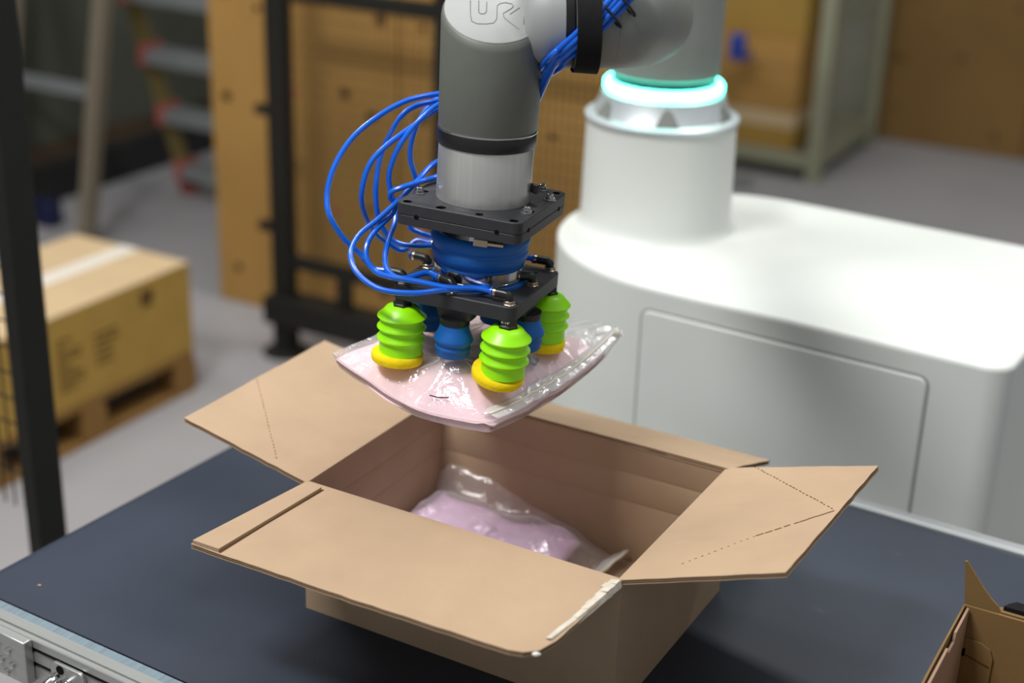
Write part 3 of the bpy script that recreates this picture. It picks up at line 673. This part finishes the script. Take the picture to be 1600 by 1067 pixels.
def garm(u, v):
    p = S0(u, v)
    k = 0
    for (bx, by) in BLUE: k += .008 * math.exp(-(math.hypot(p.x - bx, p.y - by) / .024) ** 2)
    # a soft diagonal fold under the front cup
    d = (p.x - .005) * .55 + (p.y + .07) * .83
    k += .0028 * math.exp(-(d / .0045) ** 2) * sst(-.01, .03, p.x) * (1 - sst(.06, .09, p.x))
    k += .0016 * sin(p.x * 62 + p.y * 30) * sin(p.y * 55 - p.x * 18)
    p.z += k - .0028; return p
def edgeround(u, v): return min(1, (min(u, 1 - u, v * 1.2, (1 - v) * 1.2) / .03)) ** .5 if min(u, 1 - u, v, 1 - v) > 0 else 0
def gs(u, v, w0=.012, w1=.985, v1=.86): return w0 + u * (w1 - w0), .012 + v * (v1 - .012)
def layer(lo, hi, name, m, du=0, dv=0, wob=0):
    def top(u, v):
        p = garm(*gs(u, v)); e = edgeround(u, v); p.z += -lo - (hi - lo) * .5 * (1 - e)
        p.y += dv * (1 - v) + wob * sin(u * 9 + 1) * (1 - v) ** 6; p.x += du * u; return p
    def bot(u, v):
        p = garm(*gs(u, v)); e = edgeround(u, v); p.z += -lo - (hi - lo) * (.5 + .5 * e)
        p.y += dv * (1 - v) + wob * sin(u * 9 + 1) * (1 - v) ** 6; p.x += du * u; return p
    return MB().slab(top, bot, 60, 50).build(name, m, bag, angle=80)
layer(0, .0052, 'garment_layer', M['pink'])
layer(.0052, .0076, 'garment_fold_shade', M['pinkdark'], 0, .0016)  # dark layer paints the shaded line between the two garment folds
layer(.0076, .0128, 'garment_layer', M['pink'], -.002, .0035, .002)
def filmtop(u, v):
    p = S0(u * 1.012 - .006 if False else u, v); p.z += wr(p.x, p.y) + .0012 + .0006 * sin(u * 70) * sin(v * 50)
    if v > .8 and u > .3: p.z += .003 * sin((u - .3) * 14) * (v - .8) * 5
    return p
MB().grid(filmtop, 110, 110).build('bag_film', M['film'], bag, angle=180)
def filmbot(u, v):
    p = S0(u, v); e = edgeround(u, v); p.z += -.0155 * e * (1 if v < .88 else max(0, (1 - v) / .12)) ; return p
MB().grid(filmbot, 40, 40).build('bag_film', M['film'], bag, angle=180)
def zp(u, v):
    vv = .03 + .97 * v; p = S0(.925 + .075 * u, vv); p.z += .0035 + wr(p.x, p.y) * .6 + .002 * sin(u * pi); return p
MB().slab(zp, lambda u, v: zp(u, v) - V((0, 0, .0007)), 6, 60).build('zip_strip', M['zip'], bag, angle=180)
MB().slab(lambda u, v: zp(.42 + .16 * u, v) + V((0, 0, .0012)), lambda u, v: zp(.42 + .16 * u, v) - V((0, 0, .0002)), 2, 60).build('zip_bead', M['tape'], bag, angle=180)
MB().lathe([(0, .0035), (.004, .003), (.0055, 0), (.004, -.003), (0, -.0035)], 12, zp(.8, .955) + V((0, 0, .002)), (1, 0, .3)).build('zip_pull', M['whitelabel'], bag)
# dark hair-like thread lying on the film, and a grey printed blot under the right cup
GR = [[filmtop(u / 90, v / 90) for u in range(91)] for v in range(91)]
def onfilm(x, y, off=.0016):     # film point seen at a photo pixel
    o = GMI @ CC; d = (GMI.to_3x3() @ (at(x, y, 1) - CC)).normalized()
    return _fine(o, d) + V((0, 0, off))
def _fine(o, d):
    b = min(((((GR[v][u] - o) - d * (GR[v][u] - o).dot(d)).length, u / 90, v / 90) for v in range(91) for u in range(91)))
    u0, v0, st = b[1], b[2], 1 / 90
    for _ in range(6):
        st /= 2
        c = []
        for du in (-1, 0, 1):
            for dv in (-1, 0, 1):
                u, v = min(1, max(0, u0 + du * st)), min(1, max(0, v0 + dv * st)); p = filmtop(u, v); c.append((((p - o) - d * (p - o).dot(d)).length, u, v))
        _, u0, v0 = min(c)
    return filmtop(u0, v0)
MB().tube(crom([onfilm(*p) for p in ((671, 619.5), (680, 621.8), (688, 623.2), (701, 623.2))], 4), .0006, 6).build('loose_thread', M['hole'], bag)
pb = [onfilm(x, y, .0003) for x, y in ((822, 562), (832, 558), (843, 562), (838, 571), (828, 570))]
mb = MB(); mb.add([p + V((0, 0, .0008)) for p in pb] + [p for p in pb], [(0, 1, 2, 3, 4), (9, 8, 7, 6, 5)] + [(i, 5 + i, 5 + (i + 1) % 5, (i + 1) % 5) for i in range(5)])
mb.build('printed_mark', mat('grey_print', (118, 118, 130), .8, var=.3, nscale=300), bag)

# ================================================================== BAG IN THE BOX
bag2 = empty('bagged_garment', (0, 0, BZ + .006), 0, label='clear zip bag with a lilac pink folded garment lying inside the open carton', cat='bag')
g1 = [(.012, .14), (.225, .10), (.205, .262), (.04, .272)]
def quad(Q, u, v): return V((*Q[0], 0)).lerp(V((*Q[1], 0)), u).lerp(V((*Q[3], 0)).lerp(V((*Q[2], 0)), u), v)
def lump(p): return .022 + .003 * sin(p.x * 34 + 1) * sin(p.y * 30) + .002 * sin(p.x * 70 - p.y * 60) 
def gl1(Q, lo, hi, name, m, seed=0, rad=1):
    def top(u, v):
        p = quad(Q, u, v); e = min(1, edgeround(u, v) * rad); p.x += .003 * sin(v * 9 + seed); p.y += .003 * sin(u * 8 + seed); p.z = (lump(p) - .022 if rad == 1 else lump(p) - .022) + lo + (hi - lo) * (.3 + .7 * e); return p
    def bot(u, v):
        p = quad(Q, u, v); p.x += .003 * sin(v * 9 + seed); p.y += .003 * sin(u * 8 + seed); p.z = .0006 if lo < .01 else lump(p) - .022 + lo - .003; return p
    return MB().slab(top, bot, 40, 40).build(name, m, bag2, angle=80)
gl1([(.004, .06), (.226, .05), (.210, .284), (.012, .284)], .006, .020, 'garment_layer', M['lilac'])
gl1([(.05, .06), (.205, .06), (.228, .262), (.085, .215)], .020, .0255, 'garment_layer', M['lilac'], 1, 2)
gl1([(.01, .14), (.12, .10), (.125, .238), (.022, .272)], .0245, .030, 'garment_layer', M['lilac'], 2, 2)
def f2(u, v):
    p = quad([(.008, .06), (.262, .05), (.283, .284), (.007, .286)], u, v)
    g = sst(0, .06, u) * (1 - sst(.72, .92, u)) * (1 - sst(.86, .97, v) * .55)
    p.z = .004 + (lump(p) + .013) * g + .010 * sst(.9, 1, u) * (.4 + .6 * v) + .045 * sst(.88, 1, v) * (1 - sst(.1, .85, u)) + .0035 * (.5 + .5 * sin(u * 31 + v * 17) * sin(v * 23 - u * 12))
    return p
MB().grid(f2, 90, 80).build('bag_film', M['filmbox'], bag2, angle=180)
def z2(u, v):
    q = f2(.925 + .075 * u, v); q.z += .0022; return q
MB().slab(z2, lambda u, v: z2(u, v) - V((0, 0, .0008)), 5, 40).build('zip_strip', M['zip'], bag2, angle=180)
MB().slab(lambda u, v: z2(.6 + .4 * u, v) + V((0, 0, .0012)), lambda u, v: z2(.6 + .4 * u, v), 2, 40).build('zip_bead', M['tape'], bag2, angle=180)

# ================================================================== SMALL OPEN MAILER BOX (right front)
HB = .12
sb = empty('mailer_carton', (.697, .226, BZ), 0, label='small open die-cut brown carton at right front of belt, its raised ear pointing up', cat='box')
t_ = .003
MB().box((0, -.26, .0006), (.30, 0, .004)).build('base_panel', M['smallcard'], sb)
MB().box((0, -t_, 0), (.30, 0, HB)).build('wall_panel', M['smallcard'], sb, bevel=.0008)
MB().box((.297, -.26, 0), (.30, -t_, HB)).build('wall_panel', M['smallcard'], sb)
MB().box((0, -.26, 0), (.30, -.257, HB)).build('wall_panel', M['smallcard'], sb)
MB().prism([(0, 0), (-.26, 0), (-.26, HB - .004), (-.15, HB + .001), (-.06, HB + .001), (-.004, HB)], lambda p: (0, p[0], p[1]), lambda p: (.002, p[0], p[1])).build('wall_panel', M['smallcard'], sb, smooth=False)
ip = MB().prism([(-.003, .006), (-.256, .006), (-.256, HB - .002), (-.092, HB - .002), (-.088, HB - .010), (-.064, HB - .010), (-.060, HB - .001), (-.006, HB - .001)], lambda p: (.0042, p[0], p[1]), lambda p: (.0068, p[0], p[1])).build('rolled_liner', M['smallpink'], sb, smooth=False)
tabp = [(0, .082), (.018, .0815), (.028, .076), (.032, .066), (.032, .030), (.028, .020), (.018, .016), (0, .018)]
tb2 = MB().prism(tabp, lambda p: (.0068 + p[0], -t_ - .0002, p[1]), lambda p: (.0068 + p[0], -t_ - .0028, p[1])).build('tuck_tab', M['smallcard'], sb, bevel=.0006)
MB().beam((.007, -.0062, .064), (.036, -.0062, .056), .001, .0012, up=(0, 1, 0)).build('tab_crease', M['perf'], tb2)
MB().box((.0068, -.0085, .062), (.0098, -.0035, .070)).build('lock_slot', M['hole'], sb)
ear = [(.0, 0), (-.0065, .0485), (-.0040, .049), (.006, .0365), (.016, .0240), (.026, .0135), (.034, .0065), (.039, -.002), (.039, -.006), (0, -.006)]
MB().prism(ear, lambda p: (p[0], .0006, HB + p[1]), lambda p: (p[0], .0032, HB + p[1])).build('dust_ear', M['smallcard'], sb, smooth=False)
ld = MB().prism([(.020, 0), (.30, 0), (.30, .05), (.052, .05), (.040, .03)], lambda p: (p[0], .004 + p[1] * .9, HB - .003 - p[1] * .25), lambda p: (p[0], .004 + p[1] * .9, HB - .0005 - p[1] * .25)).build('lid_flap', M['smallcard'], sb, smooth=False)
MB().prism([(.038, .010), (.30, .010), (.30, .044), (.046, .044), (.041, .028)], lambda p: (p[0], .004 + p[1] * .9, HB - .0004 - p[1] * .25), lambda p: (p[0], .004 + p[1] * .9, HB + .0045 - p[1] * .25)).build('seal_strip', M['strap'], ld, smooth=False)['label'] = 'black fuzzy sealing strip'

# ================================================================== WHITE CABINET
mc = V((.119, .988, 0)); myaw = -.053; W, LEN, E1, ZT = .274, .528, .283, BZ + .204
cab = empty('robot_cabinet', mc, myaw, label='white rounded machine cabinet carrying the robot pedestal beyond the conveyor', cat='cabinet')
def outline(o=0):
    pts = [((-E1 - o) * cos(a), (W + o) * sin(a)) for a in [pi / 2 + pi * k / 40 for k in range(41)]]
    pts = [(-(E1 + o) * abs(cos(a)), (W + o) * sin(a)) for a in [pi / 2 + pi * k / 40 for k in range(41)]]
    rc = .035
    for (cx, cy, a0) in ((LEN - rc, -W + rc, -pi / 2), (LEN - rc, W - rc, 0)):
        pts += [(cx + (rc + o) * cos(a), cy + (rc + o) * sin(a)) for a in [a0 + pi / 2 * k / 8 for k in range(9)]]
    return pts
MB().prism(outline(), lambda p: (p[0], p[1], .06), lambda p: (p[0], p[1], ZT)).build('cabinet_body', M['white'], cab, bevel=.008, seg=4)
MB().prism(outline(-.03), lambda p: (p[0], p[1], .0), lambda p: (p[0], p[1], .06)).build('plinth', M['dark'], cab)
pw, ph = .434, .75; pcx, pcz = .206, BZ + .166 - ph / 2
gp = MB()
outer = rrect(pw + .008, ph + .008, .016); inner = rrect(pw, ph, .012)
MB().prism(inner, lambda p: (pcx + p[0], -W - .0035, pcz + p[1]), lambda p: (pcx + p[0], -W + .004, pcz + p[1])).build('access_panel', M['white'], cab, bevel=.0025, seg=3)
MB().prism(outer, lambda p: (pcx + p[0], -W - .0008, pcz + p[1]), lambda p: (pcx + p[0], -W + .004, pcz + p[1])).build('panel_gap', mat('panel_gasket', (150, 153, 150), .7), cab)
pr_ = [(.1350, .0), (.1300, .004), (.1265, .012), (.1250, .022), (.1222, .175), (.1222, .178), (0, .178)]
MB().lathe(pr_, 72, (-.023 - mc.x, 1.005 - mc.y, ZT), (0, 0, 1)).build('pedestal', M['white'], cab, angle=40)
# pedestal was placed in cabinet coordinates: rotate its offset into the turned cabinet frame
pd = [c for c in cab.children if c.name.startswith('pedestal')][0]
off = V((-.023 - mc.x, 1.005 - mc.y, 0)); rot = Matrix.Rotation(-myaw, 3, 'Z') @ off; pd.location = rot - off

# ================================================================== NEAR FENCE POST WITH MESH (left)
fx, fy = -.822, .362
nf = empty('mesh_fence', (fx, fy, 0), radians(-3), label='black mesh fence with a tall post at the left edge, just behind the belt end', cat='fence')
MB().box((-.016, -.03, 0), (.016, .028, 1.75)).build('post', M['post'], nf, bevel=.003)
MB().box((-.06, -.06, 0), (.06, .06, .008)).build('foot_plate', M['post'], nf)
for i in range(22):
    z = .62 + i * .0465
    MB().tube([(-.36, 0, z), (-.014, 0, z)], .0019, 5).build('mesh_wire', M['wire'], nf)
for i in range(13):
    x = -.014 - .0255 * (i + .6)
    MB().tube([(x, .003, .55), (x, .003, 1.64)], .0017, 5).build('mesh_wire', M['wire'], nf)

# ================================================================== CARTONS ON PALLETS (left)
def pallet(name, x0, y0, x1, y1, h, **k):
    p = empty(name, ((x0 + x1) / 2, (y0 + y1) / 2, 0), **k); w, d = (x1 - x0) / 2, (y1 - y0) / 2
    nb = 5
    for i in range(nb):
        xa = -w + i * (2 * w - .09) / (nb - 1); MB().box((xa, -d, h - .018), (xa + .09, d, h)).build('deck_board', M['wood'], p)
    for yy in (-d, -.04, d - .08):
        MB().box((-w, yy, h - .036), (w, yy + .08, h - .018)).build('cross_board', M['wood'], p)
        for xx in (-w, -.045, w - .09): MB().box((xx, yy, .016), (xx + .09, yy + .09, h - .036)).build('block', M['wood'], p)
    for xx in (-w, -.045, w - .09): MB().box((xx, -d, 0), (xx + .09, d, .016)).build('bottom_board', M['wood'], p)
    return p
pallet('pallet', -2.235, 1.02, -1.79, 1.83, .124, label='low wooden pallet under the taped carton by the grey floor', cat='pallet')
pallet('pallet', -2.235, .10, -1.79, .98, .124, label='wooden pallet seen through the mesh at the left picture edge', cat='pallet')
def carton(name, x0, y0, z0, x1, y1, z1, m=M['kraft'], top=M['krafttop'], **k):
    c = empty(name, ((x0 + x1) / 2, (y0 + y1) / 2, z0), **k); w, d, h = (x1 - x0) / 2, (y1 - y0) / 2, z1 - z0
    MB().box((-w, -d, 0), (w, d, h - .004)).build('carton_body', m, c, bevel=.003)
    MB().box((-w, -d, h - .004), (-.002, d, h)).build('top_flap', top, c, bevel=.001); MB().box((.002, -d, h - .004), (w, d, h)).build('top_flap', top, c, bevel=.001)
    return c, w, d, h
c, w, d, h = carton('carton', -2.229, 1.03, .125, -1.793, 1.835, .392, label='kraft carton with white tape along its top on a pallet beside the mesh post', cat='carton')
MB().box((-.032, -d - .001, h), (.032, d + .001, h + .0012)).build('packing_tape', M['tape'], c)
def mark(c, w, y0, y1, z0, z1, m=M['print']): return MB().box((w, y0, z0), (w + .0012, y1, z1)).build('printed_mark', m, c)
mark(c, w, .20, .25, .205, .235); mark(c, w, .205, .245, .19, .20)
for i in range(9):
    mark(c, w, -.115, -.115 + random.uniform(.02, .10), .19 - i * .017, .196 - i * .017)
for i in range(5): mark(c, w, .02, .02 + random.uniform(.05, .12), .165 - i * .02, .172 - i * .02)
MB().box((w, -.235, .208), (w + .0015, -.165, .248)).build('shipping_label', M['whitelabel'], c)
c, w, d, h = carton('carton', -2.229, .12, .125, -1.793, .96, .44, label='kraft carton with a red and white label behind the mesh at left edge', cat='carton')
MB().box((w, .25, .16), (w + .0015, .40, .30)).build('shipping_label', M['whitelabel'], c); mark(c, w + .0012, .28, .38, .19, .24, M['redprint'])

# ================================================================== FENCE PANEL (middle) with beam
f2_ = empty('mesh_fence', (-1.74, 2.20, 0), 0, label='black framed mesh fence panel standing on a heavy base beam behind the gripper', cat='fence')
def fb_(a, b, name='frame_bar', m=M['post']): return MB().box(a, b).build(name, m, f2_, bevel=.003)
fb_((-.035, -.02, .05), (.035, .02, 1.75), 'post'); fb_((.535, -.02, .19), (.575, .02, 1.75), 'post'); fb_((1.12, -.02, .05), (1.19, .02, 1.75), 'post')
fb_((.035, -.014, 1.085), (1.12, .014, 1.13)); fb_((.035, -.014, .285), (1.12, .014, .325))
fb_((-.05, -.05, .105), (1.24, .05, .19), 'base_beam')
fb_((.20, -.015, .19), (.245, .015, .285), 'strut'); fb_((.80, -.015, .19), (.845, .015, .285), 'strut')
for x in (0, 1.15):
    fb_((x - .03, -.03, .012), (x + .03, .03, .105), 'leg'); MB().lathe([(.075, 0), (.075, .006), (.045, .016), (0, .018)], 20, (x, 0, 0)).build('foot', M['post'], f2_)
for z in (.40, .757): MB().box((-.085, -.012, z - .014), (-.03, .012, z + .014)).build('latch', M['post'], f2_)
wm = MB().tube([(.035, 0, 0), (1.12, 0, 0)], .0016, 4)
w0 = None
for i in range(21):
    o = wm.build('mesh_wire', M['wire'], f2_) if i == 0 else w0.copy()
    if i == 0: w0 = o
    else: COL.objects.link(o)
    o.location = (0, 0, .345 + i * .0365)
w1 = None
for i in range(51):
    if i == 0: w1 = MB().tube([(0, 0, .325), (0, 0, 1.085)], .0014, 4).build('mesh_wire', M['wire'], f2_); o = w1
    else: o = w1.copy(); COL.objects.link(o)
    o.location = (.05 + i * .021, .003, 0)

# ================================================================== BULK BOXES
def bulk(x0, y0, x1, y1, h, m, n, lab, grp=None, marks=True, cells=(5, 4), face='y'):
    b = empty('bulk_box', ((x0 + x1) / 2, (y0 + y1) / 2, 0), label=lab, cat='box', group=grp); w, d = (x1 - x0) / 2, (y1 - y0) / 2
    MB().box((-w, -d, .0), (w, d, h)).build('box_shell', m, b, bevel=.004)
    MB().box((-w - .004, -d - .004, h - .12), (w + .004, d + .004, h)).build('lid_rim', m, b)
    if marks:
        for i in range(cells[0]):
            for j in range(cells[1]):
                x = -w + (i + .5) * 2 * w / cells[0] + random.uniform(-.03, .03); z = .14 + j * .30 + random.uniform(-.05, .05)
                if random.random() < .8:
                    s = random.uniform(.014, .026)
                    MB().prism(rrect(s * 1.6, s * 1.3, s * .5), lambda p: (x + p[0], -d - .0012, z + p[1]), lambda p: (x + p[0], -d + .001, z + p[1])).build('printed_mark', M['print'] if random.random() < .85 else M['redprint'], b)
    return b
bulk(-2.215, 2.455, -1.50, 3.05, 1.6, M['bulk'], 0, 'tall tan bulk box standing left behind the mesh fence, its edge by the ladder', cells=(5, 4))
bulk(-1.495, 2.455, -.73, 3.05, 1.6, M['bulk'], 0, 'tall tan bulk box behind the mesh fence directly behind the wrist', cells=(5, 4))
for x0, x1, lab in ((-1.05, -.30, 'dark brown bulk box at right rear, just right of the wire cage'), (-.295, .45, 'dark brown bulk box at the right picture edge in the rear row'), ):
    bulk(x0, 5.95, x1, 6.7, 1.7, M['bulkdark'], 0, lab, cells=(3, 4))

# ================================================================== WIRE CAGE WITH CARTONS
cx0, cx1, cy0, cy1 = -1.62, -1.0, 5.0, 5.80
cg = empty('wire_cage', ((cx0 + cx1) / 2, (cy0 + cy1) / 2, 0), 0, label='pale green grey wire pallet cage at right rear beside brown boxes', cat='cage')
w, d = (cx1 - cx0) / 2, (cy1 - cy0) / 2
for sx in (-1, 1):
    for sy in (-1, 1):
        MB().box((sx * w - .03, sy * d - .03, .0), (sx * w + .03, sy * d + .03, 1.5)).build('corner_post', M['cage'], cg, bevel=.004)
for sy in (-1, 1): MB().box((-w, sy * d - .02, .06), (w, sy * d + .02, .12)).build('rail', M['cage'], cg)
for sx in (-1, 1):
    MB().box((sx * w - .02, -d, .06), (sx * w + .02, d, .14)).build('rail', M['cage'], cg); MB().box((sx * w - .02, -d, 1.0), (sx * w + .02, d, 1.05)).build('rail', M['cage'], cg)
MB().box((-w, -d, .07), (w, d, .09)).build('cage_floor', M['cage'], cg)
for i in range(14):
    MB().tube([(w, -d, .16 + i * .06), (w, d, .16 + i * .06)], .005, 4).build('mesh_wire', M['cage'], cg)
for i in range(13): MB().tube([(w, -d + .06 * (i + .5), .1), (w, -d + .06 * (i + .5), 1.0)], .005, 4).build('mesh_wire', M['cage'], cg)
def shelfc(z0, z1, m, lab, y0=5.06, x0=-1.57, x1=-1.13):
    c, w_, d_, h_ = carton('carton', x0, y0, z0, x1, 5.6, z1, m, m, label=lab, cat='carton', group=None); return c, w_, d_, h_
shelfc(.092, .20, M['kraft'], 'bottom tan carton in the wire cage, under the pale one')
shelfc(.202, .275, M['krafttop'], 'thin pale carton second from the bottom in the wire cage')
shelfc(.277, .47, M['bulk'], 'brown carton in the wire cage resting on the thin pale one')
shelfc(.472, .60, M['bulk'], 'brown carton third layer up in the wire cage below the tan top one')
shelfc(.602, 1.0, M['kraft'], 'tan top carton in the wire cage at the upper picture edge', 5.10)
tag(MB().box((-1.395, 4.87, .515), (-1.335, 4.93, .625)).build('plastic_clip', M['bluebit'], bevel=.01), 'small blue plastic piece clipped to the wire cage right of the shoulder tower', 'fitting')
MB().box((-1.405, 4.92, .51), (-1.325, 4.985, .53)).build('hook', M['bluebit'], bpy.data.objects['plastic_clip'])
tag(MB().prism(rrect(.5, .10, .03), lambda p: (-1.45 + p[0], 4.75 + p[1], .0), lambda p: (-1.45 + p[0], 4.75 + p[1], .05)).build('floor_ramp', M['ladder']), 'low grey metal ramp on the floor in front of the wire cage', 'ramp')

# ================================================================== COVERED MACHINE, LADDER, STAND (left rear)
tm = empty('covered_machine', (-4.07, 3.6, 0), 0, label='large dark grey tarpaulin covered load on a timber base at left rear', cat='machine')
def tarpf(u, v):     # the +X face with soft folds
    y = -1.5 + 3.2 * u; z = .235 + 1.4 * v; return V((.60 + .012 * sin(y * 9 + z * 2) * (1 - v * .5) + .02 * sin(y * 3.1), y, z))
mb = MB(); mb.slab(tarpf, lambda u, v: V((-.6, -1.5 + 3.2 * u, .235 + 1.4 * v)), 60, 10); mb.build('tarpaulin', M['tarp'], tm, angle=60)
MB().box((.50, -1.5, .165), (.60, 1.7, .232)).build('base_beam', mat('shaded_timber', (70, 56, 38), .9, var=.2, stretch=(1, 6, 6)), tm)  # timber tone darkened to carry the weak light at the load's foot
MB().box((-.6, -1.5, .0), (.62, 1.7, .165)).build('shade_block', M['dark'], tm, bevel=.01)  # solid dark block standing in for the shade beneath the load
MB().tube([(.62, -1.5, .9), (.62, 1.7, .9)], .012, 6).build('tie_rope', M['tarp'], tm)
tag(MB().prism(rrect(.10, .07, .015), lambda p: (-3.26 + p[0], 2.70 + p[1], 0), lambda p: (-3.26 + p[0], 2.70 + p[1], .10)).build('blue_canister', M['bluedark'], bevel=.008), 'small blue canister on the floor under the tarpaulin covered load', 'canister')
bc = bpy.data.objects['blue_canister']; MB().lathe([(.015, 0), (.015, .02), (0, .02)], 12, (-3.26, 2.70, .10)).build('lid', M['dark'], bc)
# step ladder: rails lean towards the camera as they rise
sl = empty('step_ladder', (-2.85, 3.34, 0), 0, label='step ladder with ochre rails, grey treads and red caps left of the tall boxes', cat='ladder')
def lad(z): return -.33 * z
for x in (-.255, .255):
    MB().beam((x, lad(0) , 0), (x, lad(1.28), 1.28), .035, .055, up=(0, 1, .3)).build('rail', M['ladyellow'], sl)
    MB().beam((x, lad(0) - .0, .0), (x, lad(.05), .06), .05, .07, up=(0, 1, .3)).build('foot', M['ladred'], sl)
for i in range(5):
    z = .075 + i * .25
    tr = MB().box((-.235, lad(z) - .06, z - .0), (.235, lad(z) + .05, z + .055)).build('tread', M['ladder'], sl, bevel=.004)
    for x in (-.265, .235): MB().box((x, lad(z) - .065, z - .01), (x + .035, lad(z) + .045, z + .075)).build('tread_cap', M['ladred'], tr, bevel=.005)
ps = empty('support_stand', (-2.96, 2.59, 0), 0, label='leaning pale pole stand with one crossbar behind the taped carton', cat='stand')
def pst(z): return .20 * z
for x in (0, -.44):
    MB().beam((x, pst(0), 0), (x, pst(1.28), 1.28), .055, .045, up=(0, 1, -.2)).build('pole', M['pole'], ps)
MB().box((-.42, pst(.55) - .012, .53), (-.02, pst(.55) + .012, .575)).build('crossbar', M['ladder'], ps)
